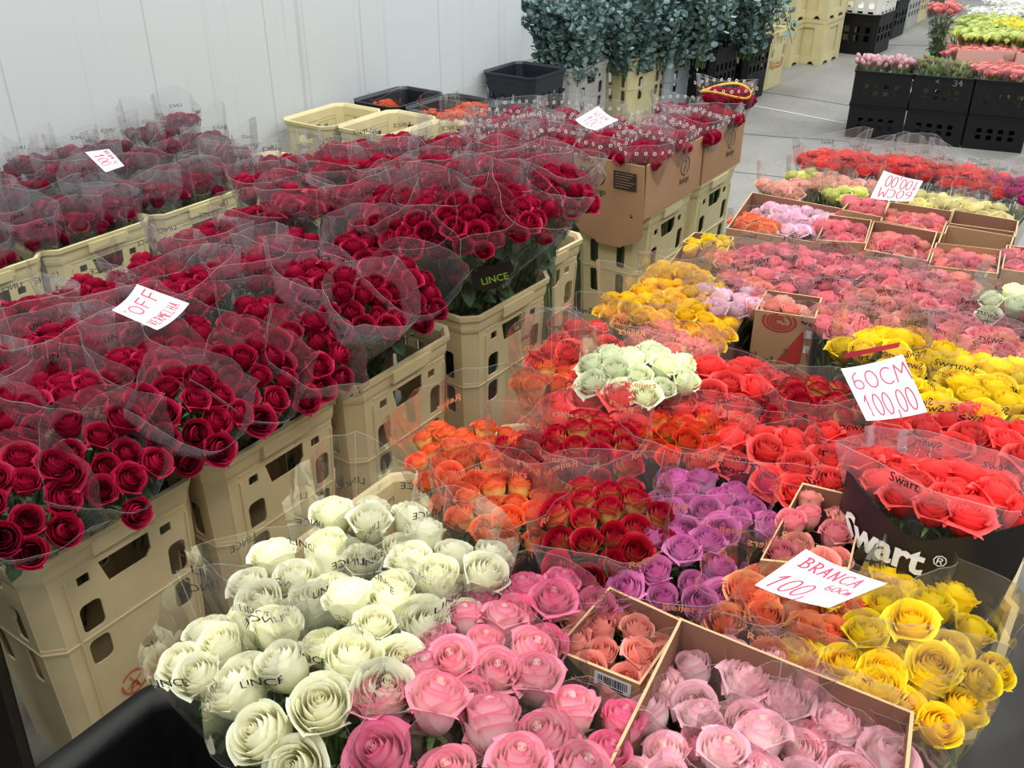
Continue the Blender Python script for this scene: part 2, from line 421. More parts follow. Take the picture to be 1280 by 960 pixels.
# ------------------------------------------------------------------ bunch
NB = [0]
def hexpts(R, s, rnd):
    pts = []; n = int(R/s)+2
    ox, oy = rnd.uniform(0, s), rnd.uniform(0, s)
    for i in range(-n, n+1):
        for j in range(-n, n+1):
            x = (i+.5*(j % 2))*s+ox*.5; y = j*s*.87+oy*.5
            if math.hypot(x, y) <= R: pts.append((x+rnd.uniform(-.09, .09)*s, y+rnd.uniform(-.09, .09)*s))
    return pts
def bunch(px, py, zh, kind, R=.085, d=.05, style='lince', label='', cat='rose bunch', group=None, hh=.46, over=.05,
          tilt=(0, 0), opn=.4, hi=None, mat=None, world=None, rect=None, sleeve=True, leaves=34, zb=None, name='rose_bunch', dome=.25, pack=.9, stems=True, mix=None, foot=None):
    NB[0] += 1; i = NB[0]; rnd = random.Random(i*13)
    p = Vector(world) if world is not None else at(px, py, zh)
    dist = (p-CAM).length
    if hi is None: hi = dist < 2.3
    Rt = Matrix.Rotation(rnd.uniform(0, 6.28), 4, 'Z') if rect is None else Matrix.Rotation(rect[2], 4, 'Z')
    T = Matrix.Rotation(tilt[0], 4, 'Y') @ Matrix.Rotation(-tilt[1], 4, 'X')
    if foot is not None:
        dv = (p-Vector(foot)).normalized(); T = Vector((0, 0, 1)).rotation_difference(dv).to_matrix().to_4x4()
    Mx = T @ Rt
    up = T @ Vector((0, 0, 1)); hh = max(.3, round((p.z-.03)/up.z/.04)*.04)
    base = p - up*hh
    Mx = Matrix.Translation(base) @ Mx
    e = bpy.data.objects.new(name, None); COL.objects.link(e); e.matrix_world = Mx; e.empty_display_size = .05
    tag(e, label, cat, group)
    if name == 'rose_bunch' and ('black printed' in label or 'yellow band' in label): e['hh'] = hh
    if rect is None: pts = hexpts(R-.2*d, d*pack, rnd)
    else:
        nx = max(1, round(rect[0]/(d*pack))); ny = max(1, round(rect[1]/(d*pack*.93)))
        pts = [((a+.5*(b % 2)*.6+.35-nx/2)*rect[0]/nx+rnd.uniform(-.1, .1)*d, (b+.5-ny/2)*rect[1]/ny+rnd.uniform(-.1, .1)*d) for a in range(nx) for b in range(ny)]
    for q, (x, y) in enumerate(pts):
        rr = math.hypot(x, y)/max(R, .01); ang = math.atan2(y, x)
        s = d*rnd.uniform(.86, 1.12)
        k2 = kind if not mix or rnd.random() > .35 else mix
        me = rose(k2, hi, rnd.randrange(4), opn)
        z = hh-d*.9-dome*d*rr*rr*1.6+rnd.uniform(-.22, .22)*d
        tl = .12+.32*rr
        mt = Matrix.Translation((x, y, z)) @ Matrix.Rotation(tl, 4, Vector((-math.sin(ang), math.cos(ang), 0))) @ Matrix.Rotation(rnd.uniform(-.16, .16), 4, 'X') @ Matrix.Rotation(rnd.random()*6.28, 4, 'Z') @ Matrix.Diagonal((s, s, s*rnd.uniform(1.10, 1.32), 1))
        ro = bpy.data.objects.new('rose', me); COL.objects.link(ro); ro.parent = e; ro.matrix_local = mt
    if leaves:
        obj('foliage', cached(('f', round(R, 2), hh, leaves, i % 3), lambda: foliage_mesh(i, R, hh-d*.5, leaves)), e)
    if stems:
        obj('stems', cached(('s', round(R, 2), hh, i % 2), lambda: stems_mesh(i, R, hh-d*.8, 14)), e)
    if sleeve:
        obj('cellophane_sleeve', cached(('c', round(R, 3), hh, style, over, i % 5, mat), lambda: sleeve_mesh(i, R+.012, hh, style, over, mat or FILM)), e)
    return e

# ------------------------------------------------------------------ crates
def xf(o, u, v):  # matrix taking a 2D panel (x right, y up, thickness z) to a plane at o with right u and up v
    u = Vector(u); v = Vector(v); w = u.cross(v)
    m = Matrix((u, v, w)).transposed().to_4x4(); m.translation = Vector(o); return m
def octo(a, b, c, z):
    return [(b-c, -a, z), (b, -a+c, z), (b, a-c, z), (b-c, a, z), (-b+c, a, z), (-b, a-c, z), (-b, -a+c, z), (-b+c, -a, z)]
def sweep(mb, a, b, c, prof, mat=0):
    rings = [octo(a+o, b+o, c+o*.5, z) for o, z in prof]; rings.append(rings[0])
    mb.rings(rings, True, mat)
def crate_mesh(L=.37, W=.27, Ht=.56, zs=.34, mat=TAN, slots=None, bottom=True, taper=.16):
    a, b, c = L/2, W/2, .032; mb = MB(); th = .004
    def pan(width, z0, z1, holes, o, u):
        me = curve_mesh([[(-width/2, z0), (width/2, z0), (width/2, z1), (-width/2, z1)]]+holes, th)
        mb.mesh(me, xf(o, u, (0, 0, 1)), 0)
    top = Ht-.04
    for sx in (1, -1):
        w = L-2*c; u = (0, sx, 0); o = (sx*b, 0, 0)
        if slots:
            hs = [rrect(-w/2+w*(q+.5)/slots, z, w/slots*.5, .05, .008) for q in range(slots) for z in (Ht-.13, Ht-.2)]
            pan(w, 0, top, hs, o, u)
        else:
            h = Ht-zs
            up = [rrect(-.085, zs+h*.60, .026, .022, .003), rrect(.100, zs+h*.60, .026, .022, .003),
                  [(-.050, zs+h*.68), (.062, zs+h*.68), (.062, zs+h*.50), (.048, zs+h*.43), (-.036, zs+h*.43)],
                  rrect(-.086, zs+h*.19, .048, .068, .014), rrect(.118, zs+h*.22, .042, .078, .014)]
            lo = [rrect(-.086, zs-.045, .048, .062, .014), rrect(.118, zs-.045, .042, .066, .014)]
            pan(w, zs, top, up, o, u); pan(w, 0, zs, lo, o, u)
            for uu, z0, z1 in ((-.122, .03, zs+h*.66), (.150, .03, zs+h*.66)):
                mb.box(-.0015, -.002, z0, .005, .002, z1, 0, Matrix.Translation((sx*(b+.0005), sx*uu, 0)))
            mb.box(-.0015, -.122, zs+h*.72, .004, -.03, zs+h*.74, 0, Matrix.Translation((sx*b, 0, 0)))
            mb.box(-.0015, .04, zs+h*.72, .004, .15, zs+h*.74, 0, Matrix.Translation((sx*b, 0, 0)))
        w = W-2*c; u = (-sx, 0, 0); o = (0, sx*a, 0)
        if slots:
            n = max(2, slots-1); hs = [rrect(-w/2+w*(q+.5)/n, z, w/n*.5, .05, .008) for q in range(n) for z in (Ht-.13, Ht-.2)]
            pan(w, 0, top, hs, o, u)
        else:
            up = [rrect(-.055, zs+h*.25, .034, .085, .009), rrect(.055, zs+h*.25, .034, .085, .009), rrect(0, zs+h*.68, .085, .03, .006)]
            lo = [rrect(-.055, zs-.055, .034, .085, .009), rrect(.055, zs-.055, .034, .085, .009)]
            pan(w, zs, top, up, o, u); pan(w, 0, zs, lo, o, u)
    # chamfered corners
    for i in range(8):
        if i % 2: continue
        P0, P1 = octo(a, b, c, 0)[i], octo(a, b, c, 0)[i+1]
        Q0, Q1 = octo(a-th, b-th, c, 0)[i], octo(a-th, b-th, c, 0)[i+1]
        n = mb.add([(p[0], p[1], z) for z in (0, top) for p in (P0, P1, Q1, Q0)])
        for f in ((0, 1, 5, 4), (1, 2, 6, 5), (2, 3, 7, 6), (3, 0, 4, 7)): mb.face([n+k for k in f])
    sweep(mb, a, b, c, [(-th, top-.01), (.004, top-.012), (.006, top-.002), (.007, Ht-.018), (.013, Ht-.014), (.014, Ht), (.003, Ht), (-.004, Ht-.012)])
    if not slots:
        sweep(mb, a, b, c, [(-th, zs-.006), (.004, zs-.007), (.005, zs-.001), (.001, zs), (.0025, zs+.002), (.002, zs+.008), (-th, zs+.008)])
        for sx in (1, -1): # stepped carrying ledge on the long side
            mb.box(sx*(b+.004), -.06, Ht-.040, sx*(b+.017), .075, Ht-.010)
            mb.box(sx*(b+.003), .075, Ht-.030, sx*(b+.015), .085, Ht-.004)
    if bottom: n = mb.add(octo(a, b, c, .02)); mb.face(range(n, n+8))
    v2 = []
    for x, y, z in mb.v:
        k = 1-taper*(Ht-z)*.55/ (W*1.1); v2.append((x*k, y*(1-taper*(Ht-z)*.55/(L*1.1)), z))
    mb.v = v2
    return mb.done('flower_crate', [mat])
def holambra_logo():
    mb = MB(); 
    R1, R2, N = .030, .0255, 32
    n = mb.add([(r*math.cos(2*PI*i/N), r*math.sin(2*PI*i/N), 0) for r in (R2, R1) for i in range(N)])
    for i in range(N):
        if i in (13, 14): continue
        mb.face((n+i, n+(i+1) % N, n+N+(i+1) % N, n+N+i))
    for aa in (25, 115):   # mill sails
        m = Matrix.Rotation(math.radians(aa), 4, 'Z'); mb.box(-.021, -.0012, -.0002, .021, .0012, .0002, 0, m)
    for x0, x1 in ((-.011, -.004), (.011, .004)):
        mb.box(-.0016, -.0, -.0002, .0016, .022, .0002, 0, Matrix.Translation((x0, -.021, 0)) @ Matrix.Rotation(-.3 if x0 < 0 else .3, 4, 'Z'))
    mb.box(-.009, -.014, -.0002, .009, -.011, .0002); mb.box(-.006, -.004, -.0002, .006, -.001, .0002)
    for k, (s, x, y) in enumerate((('Veiling', .082, .012), ('Holambra', .091, -.014))):
        mb.mesh(text_mesh(s, 1, .03), Matrix.Translation((x, y, 0)) @ Matrix.Diagonal((.028, .028, 1, 1)))
    return mb.done('printed_logo', [LOGO])
CR = {}
def crate(corner, name='flower_crate', mat=TAN, rot=0., label='', cat='crate', group=None, L=.37, W=.27, Ht=.56, zs=.34, z0=0., logo=False, slots=None, taper=.16):
    """corner = world point of the near, aisle-side rim corner (min y, max x)"""
    k = (mat.name, L, W, Ht, zs, slots, taper)
    if k not in CR: CR[k] = crate_mesh(L, W, Ht, zs, mat, slots, taper=taper)
    R_ = Matrix.Rotation(rot, 4, 'Z'); c = Vector((corner[0], corner[1], z0)) + (R_ @ Vector((-W/2, L/2, 0)))
    o = obj(name, CR[k], None, c, (0, 0, rot)); tag(o, label, cat, group)
    if logo:
        kx = 1-taper*(Ht-.15)*.55/(W*1.1)
        ang = math.atan(taper*.55/1.1/2)
        obj('printed_logo', cached('logo', holambra_logo), o, mtx=xf((W/2*kx+.0045, -.035, .165), (0, 1, 0), (math.sin(ang), 0, math.cos(ang))))
    return o

# ------------------------------------------------------------------ setting
def concrete(name, c1, c2):
    m, nt, out = newmat(name); L = nt.links.new
    tc = nt.nodes.new('ShaderNodeTexCoord')
    n1 = nt.nodes.new('ShaderNodeTexNoise'); n1.inputs['Scale'].default_value = 1.3; n1.inputs['Detail'].default_value = 8
    n2 = nt.nodes.new('ShaderNodeTexNoise'); n2.inputs['Scale'].default_value = 40; n2.inputs['Detail'].default_value = 4
    L(tc.outputs['Object'], n1.inputs['Vector']); L(tc.outputs['Object'], n2.inputs['Vector'])
    ad = nt.nodes.new('ShaderNodeMath'); ad.operation = 'MULTIPLY_ADD'; ad.inputs[1].default_value = .3; L(n2.outputs['Fac'], ad.inputs[0]); L(n1.outputs['Fac'], ad.inputs[2])
    mr = nt.nodes.new('ShaderNodeMapRange'); mr.inputs[1].default_value = .45; mr.inputs[2].default_value = .85; L(ad.outputs[0], mr.inputs[0])
    mx = nt.nodes.new('ShaderNodeMix'); mx.data_type = 'RGBA'; mx.inputs[6].default_value = c1; mx.inputs[7].default_value = c2; L(mr.outputs[0], mx.inputs[0])
    p = nt.nodes.new('ShaderNodeBsdfPrincipled'); p.inputs['Roughness'].default_value = .55; L(mx.outputs[2], p.inputs['Base Color'])
    bp = nt.nodes.new('ShaderNodeBump'); bp.inputs['Strength'].default_value = .15; L(n2.outputs['Fac'], bp.inputs['Height']); L(bp.outputs[0], p.inputs['Normal'])
    L(p.outputs[0], out.inputs[0]); return m
def wallmat():
    m, nt, out = newmat('white_wall_panel'); L = nt.links.new
    tc = nt.nodes.new('ShaderNodeTexCoord')
    mp = nt.nodes.new('ShaderNodeMapping'); mp.inputs['Scale'].default_value = (1, 26, .35); L(tc.outputs['Object'], mp.inputs[0])
    n = nt.nodes.new('ShaderNodeTexNoise'); n.inputs['Scale'].default_value = 1.; n.inputs['Detail'].default_value = 5; L(mp.outputs[0], n.inputs['Vector'])
    mr = nt.nodes.new('ShaderNodeMapRange'); mr.inputs[1].default_value = .60; mr.inputs[2].default_value = .78; L(n.outputs['Fac'], mr.inputs[0])
    n3 = nt.nodes.new('ShaderNodeTexNoise'); n3.inputs['Scale'].default_value = 1.1; L(tc.outputs['Object'], n3.inputs['Vector'])
    mu = nt.nodes.new('ShaderNodeMath'); mu.operation = 'MULTIPLY'; L(mr.outputs[0], mu.inputs[0]); L(n3.outputs['Fac'], mu.inputs[1])
    mx = nt.nodes.new('ShaderNodeMix'); mx.data_type = 'RGBA'; mx.inputs[6].default_value = rgb(196, 201, 201); mx.inputs[7].default_value = rgb(160, 164, 163); L(mu.outputs[0], mx.inputs[0])
    p = nt.nodes.new('ShaderNodeBsdfPrincipled'); p.inputs['Roughness'].default_value = .5; L(mx.outputs[2], p.inputs['Base Color']); L(p.outputs[0], out.inputs[0])
    return m
def struct(name, mb, mats):
    o = obj(name, mb.done(name, mats)); o['kind'] = 'structure'; return o
WALL = wallmat(); FLOOR = concrete('concrete_floor', rgb(108, 105, 99), rgb(147, 144, 137))
mb = MB(); mb.box(-9, -3, -.1, 7, 26, 0); struct('floor', mb, [FLOOR])
WX = -3.4
mb = MB(); mb.box(WX-.12, -3, 0, WX, 4.98, 3.4); struct('wall_left', mb, [WALL])
mb = MB(); mb.box(-4.9, 6.2, 0, -4.8, 26, 3.4); mb.box(-4.9, 4.98, 0, -4.8, 6.2, 3.4); struct('wall_left_far', mb, [WALL])
mb = MB()
for k in range(12): mb.box(WX, -2.4+k*.6, 0, WX+.0015, -2.396+k*.6, 3.4)
struct('trim_1', mb, [plain('panel_seam', rgb(186, 190, 190), .6)])
# floor joints and the pale paint line crossing the aisle
def strip(name, pts, w, mat):
    mb = MB(); P = [at(x, y, .002) for x, y in pts]
    for a, b in zip(P, P[1:]):
        n = (b-a).normalized().cross(Vector((0, 0, 1)))*w/2; mb.quad(a-n, b-n, b+n, a+n)
    o = struct(name, mb, [mat]); return o
JOINT = plain('floor_joint', rgb(104, 103, 100), .8); PALE = plain('pale_floor_line', rgb(196, 192, 180), .7)
strip('trim_2', [(936, 131), (975, 138), (1020, 147), (1056, 154)], .022, PALE)
strip('trim_3', [(905, 108), (985, 119), (1064, 132)], .012, JOINT)
strip('trim_4', [(905, 165), (980, 171), (1062, 176)], .02, JOINT)
strip('trim_5', [(905, 213), (960, 219), (1000, 224)], .008, JOINT)
strip('trim_6', [(1060, 54), (1120, 56), (1170, 57)], .03, JOINT)

# ------------------------------------------------------------------ signs
def arc(cx, cy, rx, ry, a0, a1, n=12): return [(cx+rx*math.cos(math.radians(a0+(a1-a0)*i/n)), cy+ry*math.sin(math.radians(a0+(a1-a0)*i/n))) for i in range(n+1)]
GL = {
 '0': [arc(.3, .5, .29, .5, 100, 470, 18)], 'O': [arc(.3, .5, .3, .48, 100, 470, 18)],
 '1': [[(.08, .70), (.34, 1.0), (.30, .5), (.30, 0)]], '6': [arc(.5, .6, .38, .42, 100, 190, 6)+arc(.32, .28, .24, .27, 170, 530, 14)],
 '3': [arc(.25, .75, .25, .24, 150, -90, 8)+arc(.25, .25, .28, .26, 90, -150, 8)], '4': [[(.35, 1), (.05, .4), (.55, .4)], [(.42, .7), (.40, 0)]],
 '5': [[(.5, 1), (.12, 1), (.1, .55)]+arc(.25, .3, .28, .3, 120, -140, 8)],
 'C': [arc(.38, .5, .34, .48, 50, 310, 12)], 'M': [[(.0, 0), (.1, 1), (.35, .45), (.6, 1), (.72, 0)]], 'm': [[(0, 0), (.04, .6), (.2, .65), (.25, 0)], [(.25, .5), (.42, .65), (.5, 0)]],
 ',': [[(.12, .12), (.1, -.12), (.02, -.28)]], '.': [[(.1, 0), (.13, .06)]], "'": [[(.1, 1), (.06, .8)]], '<': [[(.5, .9), (.05, .55), (.5, .2)]], '/': [[(.0, 0), (.5, 1)]],
 'B': [[(.1, 0), (.12, 1)], [(-.05, .9)]+arc(.2, .76, .3, .23, 80, -80, 7)+arc(.2, .27, .36, .27, 80, -100, 8)+[(-.05, .05)]],
 'R': [[(.1, 0), (.12, 1)], [(0, .95)]+arc(.2, .72, .3, .25, 80, -90, 7)+[(.55, 0)]], 'A': [[(0, 0), (.3, 1), (.55, 0)], [(.1, .38), (.48, .38)]],
 'N': [[(.05, 0), (.08, 1), (.5, 0), (.55, 1)]], 'F': [[(.1, 0), (.12, 1), (.6, 1.0)], [(.1, .52), (.5, .55)]], 'V': [[(0, 1), (.28, 0), (.55, 1)]],
 'E': [[(.55, 1), (.1, .96), (.08, 0), (.55, .0)], [(.1, .5), (.45, .52)]], 'H': [[(.08, 0), (.08, 1)], [(.52, 0), (.52, 1)], [(.08, .5), (.52, .52)]],
 'L': [[(.1, 1), (.08, 0), (.5, 0)]], ' ': [],
}
def ink_text(mb, s, x, y, h, w=None, pen=.025, adv=.78, slant=0., rot=0.):
    """s written from (x, y) on the unit paper; h = letter height, w = letter width scale"""
    w = w or h; cx = x; cr, sr = math.cos(rot), math.sin(rot)
    out = []
    for ch in s:
        for st in GL[ch]:
            P = [((cx-x)+gx*w+slant*gy*h, gy*h) for gx, gy in st]
            P = [(x+a*cr-b*sr, y+a*sr+b*cr) for a, b in P]
            out.append(P)
        cx += adv*w*(.45 if ch in ",.'" else 1)
    for P in out:
        for (ax, ay), (bx, by) in zip(P, P[1:]):
            l = math.hypot(bx-ax, by-ay) or 1e-6; nx, ny = -(by-ay)/l*pen/2, (bx-ax)/l*pen/2; ex, ey = (bx-ax)/l*pen*.3, (by-ay)/l*pen*.3
            mb.append([(ax+nx-ex, ay+ny-ey), (ax-nx-ex, ay-ny-ey), (bx-nx+ex, by-ny+ey), (bx+nx+ex, by+ny+ey)])
def sign(corners, ref, z, normal, lines, label, flip=False, bend=.008):
    """corners: photo pixels of the paper's TL, TR, BR, BL (as read); ref pixel at height z fixes the plane"""
    n = Vector(normal).normalized(); p0 = at(ref[0], ref[1], z)
    W = []
    for x, y in corners:
        d = ray(x, y); W.append(CAM+d*((p0-CAM).dot(n)/d.dot(n)))
    TL, TR, BR, BL = W
    if n.dot(CAM-p0) < 0: n = -n
    def S(u, v, off=0.):
        p = BL*(1-u)*(1-v)+BR*u*(1-v)+TR*u*v+TL*(1-u)*v
        return p+n*(off+bend*(4*(u-.5)**2-.5)*1.)
    mb = MB(); N = 8
    g = [[S(i/N, j/N) for i in range(N+1)] for j in range(N+1)]; mb.rings(g, False, 0, True)
    g = [[S(i/N, j/N, -.0006) for i in range(N+1)] for j in range(N+1)]; mb.rings(g, False, 0, True)
    org = p0
    me = mb.done('price_sign', [PAPER])
    me.transform(Matrix.Translation(-org))
    o = obj('price_sign', me, None, org); tag(o, label, 'sign', 'handwritten price signs')
    for a in lines:
        q = []; ink_text(q, *a[0], **a[1])
        mi = MB()
        for f in q: mi.quad(*[S(u, v, .0009) for u, v in f])
        mi = mi.done('handwriting', [PEN]); mi.transform(Matrix.Translation(-org))
        obj('handwriting', mi, o)
    return o
sign([(1051, 462), (1128, 444), (1159, 516), (1083, 527)], (1105, 488), .80, (.1, -.62, .78),
     [(('60CM', .07, .58, .30), dict(w=.30, pen=.022)), (('100,00', .10, .08, .38), dict(w=.20, pen=.022))],
     'white card reading 60CM 100,00 standing between yellow and coral roses')
sign([(1007, 688), (1108, 731), (1036, 761), (943, 733)], (1025, 725), .78, (.15, -.35, .92),
     [(('BRANCA', .12, .66, .24), dict(w=.16, pen=.024)), (('60Cm', .62, .42, .14), dict(w=.105, pen=.020)), (('100,', .05, .08, .34), dict(w=.21, pen=.024, slant=.2))],
     'white card reading BRANCA 60CM 100 lying above the salmon and yellow roses')
sign([(140, 389), (172, 357), (237, 381), (197, 414)], (188, 385), .80, (.2, -.3, .93),
     [(("'OFF", .10, .52, .30), dict(w=.34, pen=.03)), (('VERMELHA', .10, .10, .20), dict(w=.13, pen=.02))],
     'white card with red handwriting OFF lying on the nearest dark red roses')
sign([(137, 187), (156, 208), (133, 216), (107, 191)], (131, 202), .78, (.3, -.6, .7),
     [(('100', .16, .15, .45), dict(w=.24, pen=.03)), (('VERM 50', .06, .70, .2), dict(w=.13, pen=.022))],
     'small white card on the dark red roses against the white wall')
sign([(748, 134), (773, 151), (745, 164), (719, 151)], (746, 149), .95, (.25, -.4, .85),
     [(('VERM', .15, .62, .25), dict(w=.18, pen=.024)), (('100', .15, .12, .42), dict(w=.26, pen=.03))],
     'white card on the dark red roses above the cardboard boxes')
sign([(1140, 252), (1088, 248), (1105, 214), (1154, 227)], (1121, 236), .76, (0, -.75, .66),
     [(('60CM', .08, .56, .34), dict(w=.26, pen=.03)), (('100,00', .06, .08, .42), dict(w=.19, pen=.03))],
     'white card reading 100,00 upside down beside the pale yellow roses')

# ------------------------------------------------------------------ crates of the left block
RIM = .56
ys = .565
c1 = crate((-1.415, .560, 0), label='sand-coloured slotted crate nearest the camera with an orange-red windmill logo', logo=True, group='sand crates along the aisle')
c2 = crate((-1.400, .955, 0), label='sand-coloured crate right after the windmill-logo crate, behind the white roses', group='sand crates along the aisle')
c3 = crate((-1.385, 1.350, 0), label='sand-coloured crate third from the near end, behind the orange roses', group='sand crates along the aisle')
p = at(604, 381, RIM)
c4 = crate((-1.385, 1.80, 0), rot=-.03, label='sand-coloured crate fourth from the near end, under tall dark red roses with black tag', group='sand crates along the aisle')
c5 = crate((-1.475, 2.12, 0), rot=-.05, label='sand-coloured crate partly seen left of the cardboard box with swan logo', group='sand crates along the aisle')
c6 = crate((-1.385, 2.76, 0), mat=TANY, label='yellowish crate under the nearer cardboard box of dark red roses', group='sand crates along the aisle')
c7 = crate((-1.385, 3.15, 0), mat=TANY, label='yellowish crate under the farther cardboard box of dark red roses', group='sand crates along the aisle')
# wall tier
o1 = at(52, 313, RIM)
crate((-2.72, 1.44, 0), mat=TANY, label='yellowish crate of dark red roses by the wall, left of its twin', group='crates by the wall')
crate((-2.72, 1.83, 0), mat=TANY, label='yellowish crate of dark red roses by the wall, right of its twin', group='crates by the wall')
crate((-2.72, 1.05, 0), mat=TANY, label='yellowish crate cut by the left edge of the photo', group='crates by the wall')
crate((-2.72, 2.22, 0), mat=TANY, label='yellowish crate behind the tall block of dark red roses', group='crates by the wall')
crate((-3.03, 1.36, 0), mat=BLACKP, name='flower_crate', slots=4, label='black crate with dark red roses at the left edge against the wall', group='crates by the wall')
# empty crates by the wall
crate((-3.06, 2.98, 0), mat=TANY, rot=.02, label='empty yellowish crate touching the wall, leftmost of three empty ones', group='empty crates by the wall')
crate((-2.77, 3.02, 0), mat=TANY, label='empty yellowish crate in the middle of three empty ones', group='empty crates by the wall')
crate((-2.48, 3.02, 0), mat=TANY, rot=-.03, label='empty yellowish crate nearest the dotted-sleeve roses', group='empty crates by the wall')
crate((-3.05, 3.42, 0), mat=NAVYP, slots=4, label='black crate touching the wall holding a few orange roses', group='black crates by the wall')
crate((-2.74, 3.44, 0), mat=NAVYP, slots=4, label='black crate holding orange roses right of its twin', group='black crates by the wall')
crate((-2.44, 3.46, 0), mat=NAVYP, slots=4, label='black crate full of apricot roses behind the dotted-sleeve roses', group='black crates by the wall')
crate((-3.03, 4.55, 0), mat=NAVYP, slots=5, rot=.0, L=.36, W=.34, Ht=.50, label='empty dark crate standing alone at the end of the white wall', cat='crate')
crate((-1.60, 3.60, 0), mat=TANY, rot=-.05, label='empty yellowish crate behind the yellow-rimmed red rose bunch')
# black crate in front of the first one, and black tub at the bottom edge
crate((-1.395, .135, 0), mat=BLACKP, name='flower_crate', L=.37, W=.27, slots=4, Ht=.57, label='black crate cut by the left edge beside the windmill-logo crate')
def tub():
    mb = MB(); a, b = .20, .29; n = 7
    def rr(w, h, r, z): return [(x, y, z) for x, y in rrect(0, 0, w*2, h*2, r, n)]
    prof = [(-.05, 0, .03), (-.012, .46, .04), (.022, .49, .055), (.025, .515, .06), (.018, .52, .06), (-.018, .515, .045), (-.022, .50, .045), (-.03, .36, .04), (-.075, .02, .03)]
    rings = [rr(b+o, a+o, max(.02, r+o*.5), z) for o, z, r in prof]
    bs = mb.rings(rings, True, 0, True)
    k = len(rings[0]); mb.face([bs[-1]+i for i in range(k)])
    # inner ribs
    for s in (-1, 1): mb.tube([(x, y, z-.10) for x, y, z in rr(b-.045, a-.045, .04, .46)]+[(b-.045, a-.085, .36)], .003, 4)
    return mb.done('black_tub', [BLACKP])
t = obj('black_tub', tub(), None, (-1.045+.29, .575-.20, 0)); tag(t, 'empty black plastic tub with rounded corners at the bottom edge below the white roses', 'tub')

# ------------------------------------------------------------------ cardboard boxes on the far crates
def panel_obj(mb, loops, mtx, mat=0, th=.004): mb.mesh(curve_mesh(loops, th), mtx, mat)
def flamingo(mb, mtx, s, mat):
    N = 28
    def ring(cx, cy, r1, r2, a0=0, a1=360):
        pts = [(math.radians(a0+(a1-a0)*i/N)) for i in range(N+1)]
        rows = [[mtx @ Vector((cx+r*math.cos(t), cy+r*math.sin(t), 0)) for t in pts] for r in (r1, r2)]
        mb.rings(rows, False, mat)
    ring(0, 0, .030*s, .034*s, -60, 280)
    ring(0, .009*s, .008*s, .0115*s, -100, 160)
    n = [Vector((.002, -.001, 0))*s, Vector((-.012, -.02, 0))*s, Vector((-.008, -.022, 0))*s, Vector((.006, -.003, 0))*s]
    mb.quad(*[mtx@q for q in n], mat)
    mb.mesh(text_mesh('flamingo', 1, .005), mtx @ Matrix.Translation((0, -.050*s, 0)) @ Matrix.Diagonal((.022*s, .032*s, 1, 1)), mat)
def tallbox(x1, y0, y1, label, front):
    e = obj('cardboard_box', None, None, (x1-.13, (y0+y1)/2, RIM)); tag(e, label, 'box', 'cardboard boxes with swan logo')
    W = .265; h = .185; L = y1-y0; mb = MB()
    # local: x from -W/2..W/2
    side = [[(-L/2, .0), (L/2, .0), (L/2, h), (-L/2, h)]]
    panel_obj(mb, side, xf((W/2, 0, 0), (0, 1, 0), (0, 0, 1)))
    panel_obj(mb, side, xf((-W/2, 0, 0), (0, 1, 0), (0, 0, 1)))
    panel_obj(mb, [[(-W/2, 0), (W/2, 0), (W/2, h), (-W/2, h)]], xf((0, L/2, 0), (1, 0, 0), (0, 0, 1)))
    if front:
        out = [(-W/2, h), (-W/2, -.04)]+[(-W/2+.04*(1-math.cos(a)), -.04-.05*math.sin(a)) for a in (.4, .8, 1.2)]+[(-.05, -.105), (-.045, -.115), (.05, -.115), (.06, -.105)]+[(W/2-.04*(1-math.cos(a)), -.04-.05*math.sin(a)) for a in (1.2, .8, .4)]+[(W/2, -.04), (W/2, h)]
        hol = [[(W/2-.045+.008*math.cos(i*PI/5), .005+.008*math.sin(i*PI/5)) for i in range(10)], [(-W/2+.02+.006*math.cos(i*PI/5), .03+.009*math.sin(i*PI/5)) for i in range(10)]]
        m_ = xf((0, -L/2, 0), (1, 0, 0), (0, -.08, 1)); panel_obj(mb, [out]+hol, m_)
    else:
        panel_obj(mb, [[(-W/2, 0), (W/2, 0), (W/2, h), (-W/2, h)]], xf((0, -L/2, 0), (1, 0, 0), (0, 0, 1)))
    mb.box(-W/2, -L/2, .004, W/2, L/2, .01)
    obj('carton', mb.done('carton', [CARD]), e)
    mb = MB()
    flamingo(mb, xf((W/2+.003, L*.18, h*.62), (0, 1, 0), (0, 0, 1)), 1.0, 0)
    if front:
        obj('printed_logo', mb.done('printed_logo', [INKBR, CARD]), e); mb = MB()
        flamingo(mb, xf((-.045, -L/2-.014, h*.66), (1, 0, 0), (0, -.08, 1)), 1.0, 0)
        obj('printed_logo', mb.done('printed_logo', [INKBR, CARD]), e); mb = MB()
        m_ = xf((.065, -L/2-.016, h*.68), (1, 0, 0), (0, -.08, 1)); mb.box(-.042, -.03, 0, .042, .03, .0006, 0, m_)
        for k in range(6): mb.box(-.036, .022-k*.009, .0008, .036-(k % 3)*.01, .0235-k*.009, .0012, 1, m_)
    obj('printed_panel' if front else 'printed_logo', mb.done('printed_panel', [INKBR, CARD]), e)
tallbox(-1.37, 2.72, 3.14, 'cardboard box with swan logo and rounded hanging flap, full of dark red roses', True)
tallbox(-1.375, 3.17, 3.52, 'cardboard box with swan logo directly behind the one with the hanging flap', False)
def lowcard(x, y, z, L, W, h, rot, label):
    mb = MB(); o = obj('cardboard_box', None, None, (x, y, z)); 
    return o

# ------------------------------------------------------------------ dark red roses
ORD = ['first', 'second', 'third', 'fourth', 'fifth', 'sixth', 'seventh', 'eighth', 'ninth', 'tenth']
rnd = random.Random(5)
